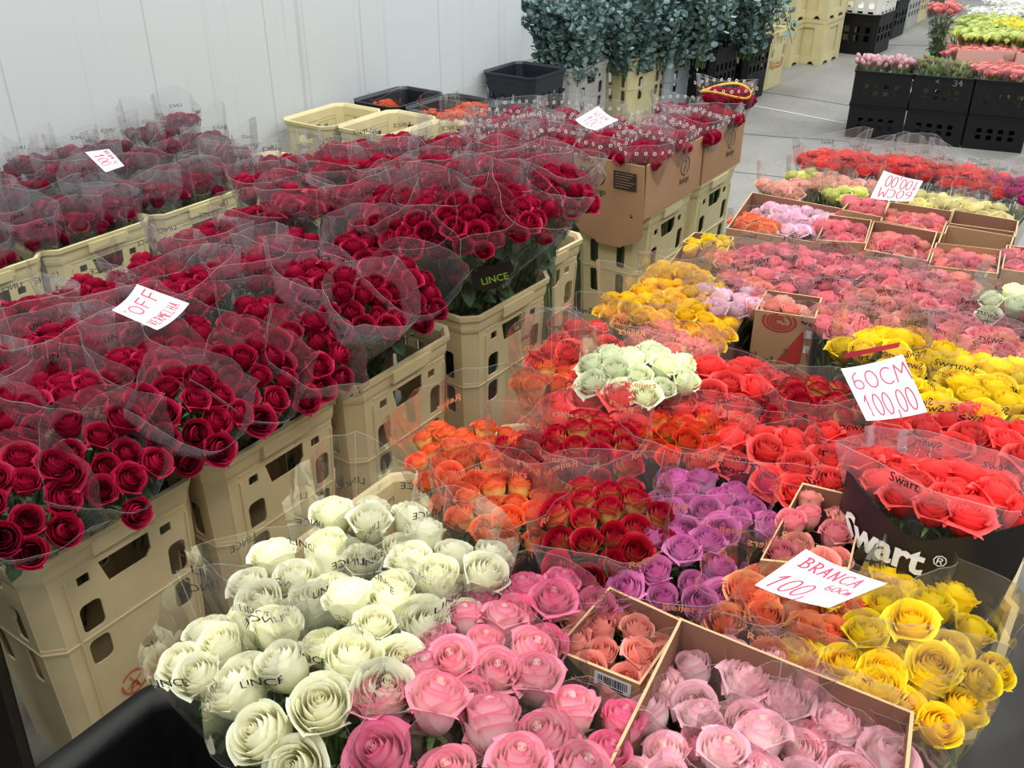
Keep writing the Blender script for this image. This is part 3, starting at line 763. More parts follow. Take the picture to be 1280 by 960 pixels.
# nearest block, over the first three crates
for r in range(4):
    x0 = -1.345-.20*r
    for k in range(7):
        y0 = .56+.165*k+(.05 if r % 2 else 0)
        if r == 3 and k < 1: continue
        if y0 > 1.60: continue
        z = .735+.012*r+rnd.uniform(-.015, .02)+(.02 if k > 4 else 0)
        x = x0+rnd.uniform(-.015, .015); y = y0+rnd.uniform(-.015, .015)
        bunch(0, 0, z, 'crimson', R=.094 if r == 0 else .098, d=.050 if k < 3 else .048, style='lince', world=(x, y, z),
              foot=(-1.49, y+.02, .56) if r == 0 else (x-(.05 if r == 1 else 0), y+rnd.uniform(-.02, .02), .56), over=.04, hh=.50, mat=FILMP if rnd.random() < .3 else FILM, leaves=36,
              label='dark red rose bunch, nearest block, %s row from aisle, %s from near end' % (ORD[r], ORD[k]), group='dark red rose bunches of the nearest block')
# tall block over crates four and five
tall = [(372, 245, .84), (440, 235, .84), (330, 225, .83), (525, 278, .84), (592, 272, .86), (655, 258, .86), (702, 228, .86), (480, 258, .84), (545, 250, .86), (620, 235, .86),
        (415, 205, .84), (480, 205, .86), (545, 205, .86), (610, 200, .86), (670, 205, .86), (700, 215, .86), (440, 185, .84), (500, 175, .86), (560, 180, .86), (620, 180, .85), (360, 200, .82)]
for k, (px, py, z) in enumerate(tall):
    edge = (px, py) in ((525, 278), (592, 272), (655, 258), (682, 232))
    q = at(px, py, z); ft = (min(q.x-.06, -1.47) if edge else min(q.x, -1.45), max(q.y+.03, 1.87) if q.x > -1.66 else q.y+.02, .56)
    bunch(px, py, z, 'crimson', R=.088, d=.047, style='lince', over=.04, hh=.56, foot=ft, leaves=70 if edge else 30,
          mat=FILMC if edge else FILM, opn=.5,
          label='dark red rose bunch in the tall middle block, ' + ['left front corner', 'second along the front left', 'leftmost of all', 'front, over the fourth crate corner', 'front, holding the tag', 'front right, above the fourth crate', 'rightmost, beside the cardboard flap', 'left of the leafy front bunch', 'middle, behind the front edge', 'centre right, behind the tagged bunch',
            'left, third row', 'centre left, third row', 'centre, third row', 'centre right, third row', 'right, third row', 'far right, next to the box', 'back row, leftmost', 'back row, second from left', 'back row, third from left', 'back row, right end', 'far left, second row'][k], group='dark red rose bunches of the tall block')
# black tag hanging on the front bunch
def black_tag():
    e = obj('brand_tag', None); p = at(614, 344, .70); e.location = p
    a = (Vector((CAM.x-p.x, CAM.y-p.y, 0))).normalized(); u = Vector((-a.y, a.x, 0)); u2 = (u+Vector((0, 0, .25))).normalized(); v = u2.cross(-a).normalized()
    if v.z < 0: v = -v
    m = xf((0, 0, 0), tuple(u2), tuple(v))
    n_ = u2.cross(v)
    mb = MB(); pts = [(-.052, .0), (-.045, .026), (-.02, .030), (.03, .022), (.056, .028), (.060, .0), (.04, -.014), (.01, -.036), (-.03, -.040), (-.048, -.025)]
    mb.mesh(curve_mesh([pts], .0012), m)
    obj('tag_card', mb.done('tag_card', [BLKPAPER]), e)
    mb = MB(); mb.mesh(text_mesh('LINCE', 1, .01), m @ Matrix.Translation((.006, -.012, .0016)) @ Matrix.Diagonal((.026, .026, 1, 1)))
    obj('tag_lettering', mb.done('tag_lettering', [INKG]), e)
    tag(e, 'black kidney-shaped tag with lime lettering on the front tall rose bunch', 'tag')
black_tag()
# wall tier
for r in range(4):
    for k in range(9):
        x = (-2.81, -2.95, -3.11, -3.26)[r]+rnd.uniform(-.01, .01); y = 1.14+.155*k+rnd.uniform(-.01, .01)
        if r > 1 and y < 1.3: continue
        z = (.60, .61, .66, .68)[r]+rnd.uniform(-.01, .02)
        bunch(0, 0, z, 'crimson_dull', R=.074, d=.047, style='lince', over=.065, hh=.46, leaves=12, mat=FILMP if k % 3 else FILM, world=(x, y, z), foot=(x, y, .40),
              label='dark red rose bunch by the wall, %s row from front, %s from the left' % (ORD[r], ORD[k]), group='dark red rose bunches by the wall')
# dotted sleeves over the cardboard boxes
for r in range(5):
    for k in range(4 if r < 2 else 3):
        x = (-1.435, -1.575, -1.75, -1.93, -2.11)[r]+rnd.uniform(-.01, .01); y = 2.80+.175*k+(.05 if k > 1 and r < 2 else 0)-(.06 if r > 1 else 0)
        bunch(0, 0, .775, 'crimson', R=.088, d=.047, style='dots', over=.04, hh=.48, leaves=0, mat=FILM, hi=False, world=(x, y, .775-.01*r+rnd.uniform(-.01, .01)), foot=(x-(.02 if r == 0 else 0), y+.01, .56),
              label='dark red rose bunch in dotted sleeve, %s row from aisle, %s from the flap end' % (ORD[r], ORD[k]), group='dark red rose bunches in dotted sleeves')
b = bunch(872, 122, .84, 'crimson', R=.090, world=(-1.46, 3.52, .82), d=.05, style='dots', over=.045, hh=.5, leaves=0, mat=FILMC, label='dark red rose bunch with a yellow band round its sleeve rim')
mbb = MB(); N = 26
mbb.rings([[(r*math.cos(2*PI*i/N), r*1.0*math.sin(2*PI*i/N), b['hh']+z+.012*math.sin(4*PI*i/N)) for i in range(N)] for r, z in ((.094, -.004), (.0965, -.004), (.0965, .004), (.094, .004), (.094, -.004))], True, 0, True)
obj('yellow_band', mbb.done('yellow_band', [PET['yellow'] if False else plain('yellow_band', rgb(240, 176, 30), .4)]), b); del b['hh']
# apricot / orange bunches in the black crates by the wall
for px, py, z, lab in ((482, 128, .52, 'small orange rose bunch in the black crate against the wall'), (545, 140, .56, 'orange rose bunch in the second black crate by the wall'), (572, 140, .58, 'apricot rose bunch next to the dotted sleeves, left'), (590, 132, .58, 'apricot rose bunch behind the dotted sleeves, right')):
    bunch(px, py, z, 'apricot', R=.07, d=.042, style='plain', over=.05, hh=.42, leaves=0, mat=FILMC, label=lab, group='orange rose bunches by the wall')

# ------------------------------------------------------------------ mixed stock on the right
def B(px, py, z, kind, label, **k):
    k.setdefault('style', 'plain'); k.setdefault('mat', FILMC); k.setdefault('hh', .44); k.setdefault('group', None)
    return bunch(px, py, z, kind, label=label, **k)
# ivory
IV = dict(d=.062, R=.095, style='lince', over=.03, opn=.25, pack=.88, leaves=24, mat=FILMC, dome=.2, hh=.5, group='ivory rose bunches')
B(288, 795, .70, 'white', 'ivory rose bunch at the left, in front of the windmill-logo crate', **{**IV, 'R': .10}, tilt=(-.15, 0))
B(370, 868, .72, 'white', 'ivory rose bunch leaning over the black tub', **{**IV, 'd': .070, 'R': .10}, tilt=(0, -.25))
B(355, 712, .70, 'white', 'ivory rose bunch between the left and topmost ivory bunches', **IV, tilt=(-.05, .1))
B(450, 655, .70, 'white', 'ivory rose bunch topmost in the photo', **{**IV, 'over': .06}, tilt=(0, .1))
B(548, 700, .71, 'white', 'ivory rose bunch nearest the orange roses', **{**IV, 'over': .05}, tilt=(.05, .1))
B(462, 772, .72, 'white', 'ivory rose bunch next to the pink roses', **IV)
# pinks
B(672, 738, .70, 'pink', 'deep pink rose bunch between ivory and boxed salmon roses', R=.075, d=.055, over=.0, opn=.4, leaves=24)
B(726, 735, .66, 'pink', 'small deep pink rose bunch under the red-and-yellow sleeve', R=.045, d=.052, over=.02, leaves=16)
B(592, 805, .72, 'lightpink', 'light pink rose bunch with pale hearts next to the ivory roses', R=.095, d=.056, over=.0, opn=.4, leaves=24)
B(668, 840, .72, 'lightpink', 'light pink rose bunch left of the boxed salmon roses', R=.060, d=.062, over=.0, opn=.35, leaves=24)
B(530, 890, .73, 'lightpink', 'light pink rose bunch at the bottom edge left, beside the black tub', R=.085, d=.064, over=.0, opn=.45, leaves=24, mix='pink')
B(622, 945, .74, 'lightpink', 'light pink rose bunch at the bottom edge, middle', R=.095, d=.066, over=.0, opn=.5, leaves=24)
B(722, 925, .71, 'lightpink', 'light pink rose bunch against the big brown box', R=.085, d=.060, over=.0, opn=.45, leaves=24, mix='pink')

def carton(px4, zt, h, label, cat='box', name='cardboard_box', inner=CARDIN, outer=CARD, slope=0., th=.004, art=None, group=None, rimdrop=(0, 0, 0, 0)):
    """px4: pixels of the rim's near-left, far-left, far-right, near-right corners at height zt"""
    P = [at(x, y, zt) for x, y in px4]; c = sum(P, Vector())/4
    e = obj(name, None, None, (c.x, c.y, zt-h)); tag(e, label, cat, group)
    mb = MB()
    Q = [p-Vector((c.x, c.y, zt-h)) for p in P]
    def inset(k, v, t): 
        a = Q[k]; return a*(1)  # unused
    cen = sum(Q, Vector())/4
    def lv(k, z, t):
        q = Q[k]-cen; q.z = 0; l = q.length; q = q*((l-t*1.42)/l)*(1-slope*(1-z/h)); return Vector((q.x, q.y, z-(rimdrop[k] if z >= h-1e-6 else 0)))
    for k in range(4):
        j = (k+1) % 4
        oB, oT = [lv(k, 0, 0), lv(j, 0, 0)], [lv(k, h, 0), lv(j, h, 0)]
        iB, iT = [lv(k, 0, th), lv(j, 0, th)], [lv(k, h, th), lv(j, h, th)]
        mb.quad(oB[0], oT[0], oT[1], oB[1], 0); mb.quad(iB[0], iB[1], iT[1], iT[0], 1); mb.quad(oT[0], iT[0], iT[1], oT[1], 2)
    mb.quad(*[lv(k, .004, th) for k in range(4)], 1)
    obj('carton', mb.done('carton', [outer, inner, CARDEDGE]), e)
    return e, lv
def facemtx(A, Bp, up, off=.0008):
    u = (Bp-A).normalized(); v = up.normalized(); w = u.cross(v).normalized(); v = w.cross(u)
    m = Matrix((u, v, w)).transposed().to_4x4(); m.translation = A+w*off; return m
def barcode(e, m, w=.05, h=.022):
    mb = MB(); mb.box(-w/2, -h/2, 0, w/2, h/2, .0004, 0, m)
    r_ = random.Random(3); x = -w*.4
    while x < w*.4:
        bw = r_.uniform(.0006, .002); mb.box(x, -h*.22, .0005, x+bw, h*.36, .0007, 1, m); x += bw+r_.uniform(.0006, .0016)
    mb.box(-w*.4, -h*.42, .0005, w*.3, -h*.32, .0007, 1, m)
    obj('barcode_sticker', mb.done('barcode_sticker', [BARW, INK]), e)
# salmon bucket, near
e, lv = carton([(692, 812), (762, 733), (856, 776), (800, 856)], .66, .40, 'narrow cardboard box of ten salmon roses with barcode sticker, between pink and blush roses', slope=.06)
A, Bq = lv(0, .40, 0), lv(3, .40, 0)
m = facemtx(A*.30+Bq*.70+Vector((0, 0, -.018)), Bq+Vector((0, 0, -.018)), Vector((0, 0, 1))); 
barcode(e, m, .055, .024)
mb = MB(); mg = facemtx(A*.75+Bq*.25+Vector((0, 0, -.02)), Bq+Vector((0, 0, -.02)), Vector((0, 0, 1)))
mb.mesh(curve_mesh([[(-.028, .018), (-.012, .018), (.040, -.02), (.036, -.10), (-.028, -.10)]], .0005), mg); obj('green_print', mb.done('green_print', [plain('dark_green_print', rgb(60, 66, 44), .7)]), e)
B(776, 792, .645, 'salmon', 'salmon rose bunch in the narrow cardboard box with barcode', rect=(.150, .140, .35), R=.1, d=.045, sleeve=False, leaves=20, opn=.3, pack=.9)
# big blush box
e, lv = carton([(745, 985), (850, 772), (1143, 890), (1120, 1130)], .70, .36, 'large open brown cardboard box of blush roses at the bottom right', slope=.03)
BL = dict(over=.03, leaves=16, mat=FILMC)
B(912, 848, .665, 'blush', 'blush rose bunch at the back left of the large brown box', R=.095, d=.056, opn=.4, **BL)
B(1005, 872, .665, 'blush', 'blush rose bunch at the back right of the large brown box', R=.095, d=.058, opn=.4, **BL)
B(880, 935, .68, 'blush', 'blush rose bunch at the front left of the large brown box', R=.095, d=.058, opn=.45, **BL)
B(975, 955, .685, 'blush', 'blush rose bunch at the front middle of the large brown box', R=.095, d=.062, opn=.45, mix='lightpink', **BL)
B(1068, 930, .67, 'blush', 'blush rose bunch at the right end of the large brown box', R=.080, d=.058, opn=.4, **BL)
# yellow near
B(1090, 800, .68, 'yellow', 'yellow rose bunch next to the BRANCA card', R=.105, d=.050, over=.03, opn=.6, leaves=50, mat=FILMY, style='plain')
B(1165, 770, .70, 'yellow', 'yellow rose bunch in the corner below the black sleeve', R=.100, d=.056, over=.05, opn=.6, leaves=50, mat=FILMY)
B(1140, 855, .67, 'yellow', 'yellow rose bunch at the lower end, against the cardboard edge', R=.075, d=.054, over=.03, opn=.6, leaves=30, mat=FILMY)
B(1120, 725, .68, 'yellow', 'small yellow rose bunch under the black sleeve point', R=.055, d=.048, over=.05, opn=.5, leaves=30, mat=FILMY)
e, lv = carton([(1080, 905), (1030, 690), (1262, 716), (1160, 938)], .60, .34, 'shallow brown cardboard tray around the near yellow roses', outer=CARDD, slope=.0)
# peach orange
B(958, 738, .69, 'peach', 'peach and orange rose bunch left of the BRANCA card', R=.085, d=.062, over=.03, style='reijers', opn=.3)
B(1000, 775, .68, 'peach', 'peach and orange rose bunch below the BRANCA card', R=.075, d=.060, over=.03, style='reijers', opn=.3)
B(1052, 782, .665, 'peach', 'single orange sleeve of roses right below the BRANCA card', R=.055, d=.055, over=.04, opn=.3, mat=FILM)
# boxed salmon under the BRANCA card
e, lv = carton([(950, 700), (1003, 603), (1082, 622), (1062, 712)], .70, .42, 'cardboard box of salmon roses left of the black sleeve', slope=.04)
B(1024, 658, .70, 'salmon', 'salmon rose bunch in the cardboard box left of the black sleeve', rect=(.105, .18, .1), R=.1, d=.043, sleeve=False, leaves=20, opn=.35, pack=1.0, mix='rosepink')
# lavender
LV = dict(d=.050, style='reijers', over=.025, opn=.45, leaves=24, mat=FILMC, group='lavender rose bunches')
B(893, 620, .68, 'lavender', 'lavender rose bunch nearer the coral roses', R=.092, **LV)
B(845, 698, .68, 'lavender', 'lavender rose bunch nearer the boxed salmon roses', R=.100, **LV, tilt=(0, -.12))
# red-yellow bicolour
BI = dict(d=.047, style='reijers', over=.035, opn=.3, mat=FILM, hh=.46)
B(752, 645, .70, 'bicolor', 'red and yellow rose bunch next to the lavender roses', R=.105, leaves=24, **BI, tilt=(0, -.15))
B(735, 545, .69, 'bicolor', 'red and yellow rose bunch below the big coral roses', R=.10, leaves=24, **BI)
B(675, 560, .68, 'bicolor', 'red and yellow rose bunch right of the orange roses', R=.09, leaves=24, **BI)
B(855, 540, .68, 'flame', 'flame orange rose bunch between coral and lavender roses', R=.095, leaves=40, **BI)
B(1020, 495, .68, 'bicolor', 'red and yellow rose bunch left of the 60CM card', R=.095, leaves=24, **{**BI, 'style': 'swart'})
# orange
B(585, 560, .68, 'orange', 'orange rose bunch at the left, in front of the sand crates', R=.105, d=.043, style='reijers', over=.085, opn=.3, leaves=40, hh=.46)
B(625, 630, .68, 'orange', 'orange rose bunch nearest the ivory roses', R=.085, d=.046, style='reijers', over=.05, opn=.3, leaves=40, hh=.46)
B(590, 605, .66, 'orange', 'small orange rose bunch between two larger orange ones', R=.06, d=.044, style='plain', over=.03, opn=.3, leaves=30, hh=.46)
B(695, 468, .67, 'orange', 'orange rose bunch left of the greenish white roses', R=.085, d=.044, style='reijers', over=.07, opn=.3, leaves=40)
# coral
CO = dict(d=.058, over=.0, opn=.75, leaves=40, pack=.85, style='swart')
B(758, 496, .69, 'coral', 'coral rose bunch with wide open blooms in front of the greenish white roses', R=.115, **{**CO, 'd': .068}, tilt=(0, -.1), sleeve=False)
B(838, 478, .68, 'coral', 'coral rose bunch right of the greenish white roses', R=.09, **CO)
B(905, 465, .69, 'coral', 'coral rose bunch in the middle of the long coral row', R=.10, **CO)
B(955, 478, .66, 'coral', 'coral rose bunch below the printed box', R=.095, **CO)
B(955, 555, .69, 'coral', 'coral rose bunch above the lavender roses', R=.10, **{**CO, 'over': .02})
B(1010, 565, .69, 'coral', 'coral rose bunch above the boxed salmon roses', R=.10, **CO)
B(895, 515, .68, 'coral', 'coral rose bunch behind the flame orange roses', R=.075, **CO)
B(1068, 570, .69, 'coral', 'coral rose bunch left of the black sleeve', R=.08, **{**CO, 'over': .03})
B(1080, 545, .70, 'coral', 'coral rose bunch beneath the 60CM card, left', R=.08, **{**CO, 'over': .04})
B(1150, 545, .71, 'coral', 'coral rose bunch beneath the 60CM card, right', R=.09, **{**CO, 'over': .04})
B(1220, 540, .71, 'coral', 'coral rose bunch below the right yellow roses', R=.10, **CO)
B(1270, 575, .71, 'coral', 'coral rose bunch at the right edge of the photo', R=.08, **CO)
B(735, 415, .68, 'coral', 'coral rose bunch in front of the yellow roses', R=.075, **{**CO, 'over': .05, 'd': .052})
B(700, 440, .66, 'coral', 'coral rose bunch at the left edge behind the orange one', R=.07, **{**CO, 'over': .09, 'd': .05})
# big black-sleeved bunch
def black_sleeve_bunch():
    z = .77
    e = bunch(1182, 592, z, 'coral', R=.135, d=.054, style='swart', over=.02, mat=FILMP, hh=.46, opn=.7, leaves=50, label='large coral rose bunch in a sleeve with a black printed lower half', hi=True, tilt=(.0, .30))
    HB = e['hh']; del e['hh']
    # black paper cone around the lower part, taller at its left, in the bunch's own frame
    mb = MB(); N = 48; inv = e.matrix_world.inverted()
    toc = inv.to_3x3() @ (CAM-e.matrix_world.translation); ac = math.atan2(toc.y, toc.x)
    def S(th, z, off=0):
        w = z/HB; r = .045+(.158-.045)*w**1.3; return Vector(((r+off)*math.cos(th), (r+off)*math.sin(th), z))
    def zt(th):
        dd = math.atan2(math.sin(th-ac), math.cos(th-ac))
        return (HB-.075+.07*abs(dd+.1)) if abs(dd) < 1.0 else max(.05, HB-.005-.5*(abs(dd)-1.0))
    ths = [2*PI*i/N for i in range(N)]
    mb.rings([[S(th, max(.0, zt(th)*q/6), .006) for th in ths] for q in range(7)], True, 0, True)
    obj('black_print_band', mb.done('black_print_band', [BLKPAPER]), e)
    me = text_mesh('Swart', 1, .03); me2 = text_mesh('®', 1, 0); mb = MB()
    for me_, dx, dy, s in ((me, 0, 0, .062), (me2, .092, .012, .026)):
        n = len(mb.v); th0 = ac-.45
        for v in me_.vertices:
            x, y = v.co.x*s+dx, v.co.y*s+dy; a = -.02; x, y = x*math.cos(a)-y*math.sin(a), x*math.sin(a)+y*math.cos(a)
            mb.v.append(tuple(S(th0+x/.145, HB-.105+y, .0085)))
        for p in me_.polygons: mb.face([n+i for i in p.vertices])
    obj('white_lettering', mb.done('white_lettering', [INKW]), e)
black_sleeve_bunch()
# greenish white, salmon behind it
B(796, 450, .725, 'mint', 'greenish white rose bunch surrounded by coral and orange roses', R=.105, d=.052, over=.015, style='reijers', opn=.7, leaves=20)
e, lv = carton([(780, 432), (800, 395), (885, 425), (880, 470)], .62, .34, 'brown cardboard box of salmon roses behind the greenish white roses', slope=.03, inner=CARDIN)
B(845, 428, .67, 'salmon', 'salmon rose bunch behind the greenish white roses', R=.085, d=.046, over=.02, opn=.4, leaves=16, style='reijers')
B(818, 415, .67, 'salmon', 'salmon rose bunch left, in front of the yellow roses', R=.06, d=.045, over=.02, opn=.4, leaves=16)
# yellow in long open box
e, lv = carton([(790, 392), (858, 300), (965, 352), (900, 436)], .60, .34, 'long open cardboard box of yellow and lilac roses', slope=.02, outer=CARDD)
YE = dict(d=.042, style='plain', mat=FILMY, opn=.6, leaves=24, hh=.44)
B(795, 380, .66, 'golden', 'yellow rose bunch nearest the red coral ones, front left', R=.085, over=.05, **YE)
B(835, 362, .66, 'golden', 'yellow rose bunch in the middle of the yellow group', R=.095, over=.02, **YE)
B(845, 335, .66, 'golden', 'yellow rose bunch at the back of the yellow group', R=.080, over=.05, **YE)
B(868, 395, .65, 'golden', 'yellow rose bunch at the front corner of the long box', R=.095, over=.02, **YE)
B(885, 350, .64, 'yellow', 'pale yellow rose bunch behind the lilac roses', R=.06, over=.04, **YE)
B(908, 368, .66, 'lilac', 'lilac and white rose bunch beside the yellow group', R=.085, d=.05, over=.015, opn=.6, leaves=16)
e, lv = carton([(853, 302), (868, 290), (918, 296), (908, 316)], .62, .34, 'small carton of yellow roses left of the lilac box', slope=.02)
B(888, 300, .63, 'yellow', 'yellow rose bunch inside the small carton', rect=(.12, .09, .5), R=.07, d=.04, sleeve=False, leaves=0, opn=.5)
# printed box with salmon roses
e, lv = carton([(944, 387), (958, 362), (1028, 372), (1020, 398)], .66, .40, 'tall cardboard box printed with a red rose and red triangle', slope=.02, name='printed_cardboard_box')
def rose_print(e, lv, h, k0, k1, tri=True, dots=True):
    A, Bq = lv(k0, h, 0), lv(k1, h, 0); A2, B2 = lv(k0, 0, 0), lv(k1, 0, 0)
    w = (Bq-A).length; u = (Bq-A)/w; v = (A-A2).normalized(); m = xf(A+u.cross(v)*.001, u, v)
    mb = MB()
    cx, cy = w*.42, -.022
    for r, a0, a1 in ((.035, 150, 400), (.026, 100, 420), (.018, 60, 330), (.010, 0, 300)):
        t = [math.radians(a0+(a1-a0)*i/16) for i in range(17)]
        mb.rings([[m@Vector((cx+q*math.cos(a)*1.1, cy+q*math.sin(a)*.75, 0)) for a in t] for q in (r-.0028, r+.0028)], False)
    if tri:
        mb.quad(*[m@Vector(q) for q in ((w*.86, -.028, 0), (w*.86, -.125, 0), (w*.46, -.135, 0), (w*.46, -.130, 0))])
        for r, cx2 in ((.030, w*.70), (.022, w*.72)):
            t = [math.radians(150-240*i/14) for i in range(15)]
            mb.rings([[m@Vector((cx2+q*math.cos(a)*1.3, -.175+q*math.sin(a)*.8, 0)) for a in t] for q in (r-.003, r+.003)], False)
    obj('red_print', mb.done('red_print', [plain('red_carton_print', rgb(164, 48, 44), .7)]), e)
    if dots:
        mb = MB()
        for yy in (-.045, -.085): mb.box(w*.88, yy-.010, 0, w*.97, yy+.010, .0006, 0, m)
        obj('white_sticker', mb.done('white_sticker', [BARW]), e)
rose_print(e, lv, .40, 0, 3)
B(983, 379, .665, 'salmon', 'pale salmon rose bunch filling the printed box', rect=(.16, .085, .1), R=.08, d=.045, sleeve=False, leaves=0, opn=.5, mix='palepeach')
# rose-pink field in black-lettered sleeves
F = [(918, 322), (955, 312), (1000, 312), (940, 348), (990, 340), (1035, 325), (965, 365), (1060, 340), (1045, 372), (1085, 362), (1105, 335), (1130, 352), (1120, 385), (1160, 372), (1165, 345), (1200, 360), (1190, 395), (1215, 410), (1235, 385), (1060, 402), (1175, 418), (1245, 428)]
FL = ['leftmost by the yellow carton', 'back left', 'below the lilac box', 'left, above the lilac bunch', 'left of centre', 'back centre, below the boxed pair', 'front left, beside the printed box', 'centre back', 'right of the printed box top', 'centre', 'centre, below the wide box', 'right of centre, back', 'right of centre, front', 'right, middle row', 'right, back row', 'far right, back row', 'far right, middle row', 'right front, beside the white sleeve', 'beside the greenish right-edge roses', 'right beside the printed box, low', 'above the right yellow roses', 'right edge, front']
for k, (px, py) in enumerate(F):
    B(px, py, .655 if k % 2 else .64, 'rosepink' if k % 3 else 'salmon', 'rose-pink bunch in lettered sleeve, ' + FL[k], R=.078, d=.047, style='swart', over=.02, opn=.45, leaves=20, mat=FILM if k % 4 else FILMP, group='rose-pink bunches in lettered sleeves', mix='rosepink')
B(1262, 370, .68, 'mint', 'greenish white rose bunch at the right edge', R=.07, d=.052, over=.05, opn=.6, leaves=10, mat=FILM)
# right yellows
YS = dict(d=.056, style='swart', mat=FILMC, opn=.35, leaves=40, hh=.48)
B(1098, 425, .70, 'yellow', 'yellow rose bunch just behind the 60CM card, left', R=.085, over=.05, **YS)
B(1140, 430, .69, 'yellow', 'yellow rose bunch just behind the 60CM card, right', R=.085, over=.04, **YS)
B(1150, 480, .70, 'yellow', 'yellow rose bunch right beside the 60CM card', R=.07, over=.0, **YS)
B(1225, 455, .69, 'yellow', 'yellow rose bunch in white-lettered sleeve at the right', R=.10, over=.05, **YS)
B(1235, 495, .71, 'yellow', 'yellow rose bunch at the right, in front', R=.095, over=.03, **YS)
mb = MB(); p = at(1080, 443, .72); u = (at(1115, 436, .735)-p).normalized(); L_ = .10
mb.quad(p-u*.04, p+u*L_*.7, p+u*L_*.7+Vector((0, 0, .012)), p-u*.04+Vector((0, 0, .012))); mb.quad(p-u*.04+Vector((0, .0005, 0)), p-u*.04+Vector((0, .0005, .012)), p+u*L_*.7+Vector((0, .0005, .012)), p+u*L_*.7+Vector((0, .0005, 0)))
tp = mb.done('pink_tape', [plain('pink_tape', rgb(206, 60, 90), .4)]); tp.transform(Matrix.Translation(-p)); tp = obj('pink_tape', tp, None, p); tag(tp, 'strip of pink tape on the sleeve of the yellow roses above the 60CM card', 'tape')
# lilac and orange in large shallow box
e, lv = carton([(908, 285), (940, 240), (1060, 262), (1032, 305)], .62, .22, 'wide shallow cardboard box of lilac and orange roses', slope=.0)
B(1010, 270, .61, 'lilac', 'lilac rose bunch in the wide shallow box, right', R=.105, d=.045, sleeve=False, leaves=0, opn=.7, hh=.40)
B(975, 262, .61, 'lilac', 'lilac rose bunch in the wide shallow box, back', R=.085, d=.045, sleeve=False, leaves=0, opn=.7, hh=.40)
B(945, 275, .61, 'peach', 'orange rose bunch in the wide shallow box, left', R=.085, d=.042, over=.02, leaves=0, opn=.6, hh=.40)
# small cartons with pink roses
SM = [([(1020, 300), (1036, 268), (1090, 275), (1082, 304)], (1055, 284), 'rosepink', 'carton of rose-pink roses printed with a rose, next to the lilac box', True),
      ([(1052, 262), (1066, 247), (1112, 250), (1104, 272)], (1080, 257), 'rosepink', 'small carton of pink roses behind the rose-printed carton', False),
      ([(1080, 312), (1092, 276), (1172, 290), (1160, 326)], (1123, 300), 'salmon', 'carton of salmon-pink roses in the centre of the carton row', False),
      ([(1100, 276), (1112, 252), (1192, 264), (1182, 292)], (1145, 271), 'salmon', 'carton of pink roses behind the central carton', False),
      ([(1160, 332), (1170, 303), (1252, 312), (1248, 342)], (1205, 322), 'salmon', 'carton of pale salmon roses in front of the empty cartons', False),
      ([(1172, 304), (1182, 278), (1270, 290), (1262, 314)], None, 'salmon', 'nearly empty carton, front one of the empty pair', False),
      ([(1184, 282), (1192, 262), (1274, 276), (1270, 296)], None, 'salmon', 'empty carton behind the other empty one', False),
      ([(1252, 336), (1258, 306), (1330, 314), (1330, 348)], (1290, 325), 'rosepink', 'carton of pink roses cut by the right edge', False)]
for q, ctr, kind, lab, pr in SM:
    e, lv = carton(q, .64, .38, lab, slope=.03, group='small rose cartons')
    if pr: rose_print(e, lv, .38, 0, 3, dots=False)
    if ctr:
        w = (at(*q[0], .64)-at(*q[3], .64)).length; l = (at(*q[0], .64)-at(*q[1], .64)).length
        dd = at(*q[3], .64)-at(*q[0], .64)
        B(ctr[0], ctr[1], .635, kind, 'roses standing in the ' + lab.replace('carton of ', '').split(',')[0], rect=(w*.86, l*.82, math.atan2(dd.y, dd.x)), R=.09, d=.046, sleeve=False, leaves=0, opn=.45, mix='rosepink', group='roses in small cartons')
# far row
FR = [(985, 228, 'palepeach', .085, 'pale peach rose bunch at the far left corner', 0), (1010, 216, 'lime', .07, 'lime rose bunch behind the wide shallow box', 0), (1040, 222, 'palepeach', .08, 'pale peach rose bunch with a white sticker', 0), (1062, 240, 'lime', .07, 'lime rose bunch left of the upside-down card', 0), (1075, 228, 'palepeach', .07, 'pale pink rose bunch left of the upside-down card', 0),
      (1165, 245, 'cream', .08, 'cream rose bunch right of the upside-down card', 0), (1200, 250, 'cream', .085, 'cream rose bunch in the middle of three', 0), (1240, 262, 'cream', .08, 'cream rose bunch at the right of three', 0),
      (1035, 192, 'coral', .095, 'coral rose bunch at the far left of the back row', 1), (1075, 196, 'coral', .09, 'coral rose bunch second in the back row', 1), (1115, 200, 'coral', .09, 'coral rose bunch third in the back row', 1), (1155, 204, 'coral', .085, 'coral rose bunch behind the upside-down card', 1), (1200, 212, 'coral', .09, 'coral rose bunch near the right of the back row', 1), (1232, 220, 'coral', .085, 'coral rose bunch last in the back row', 1), (1272, 226, 'magenta', .085, 'magenta rose bunch at the right edge of the back row', 1)]
for px, py, kind, R_, lab, far in FR:
    B(px, py, .64 if far else .61, kind, lab, R=R_, d=.046, style='swart' if far else 'plain', over=.06 if far else .035, opn=.6, leaves=12, mat=FILM if far else FILMC)

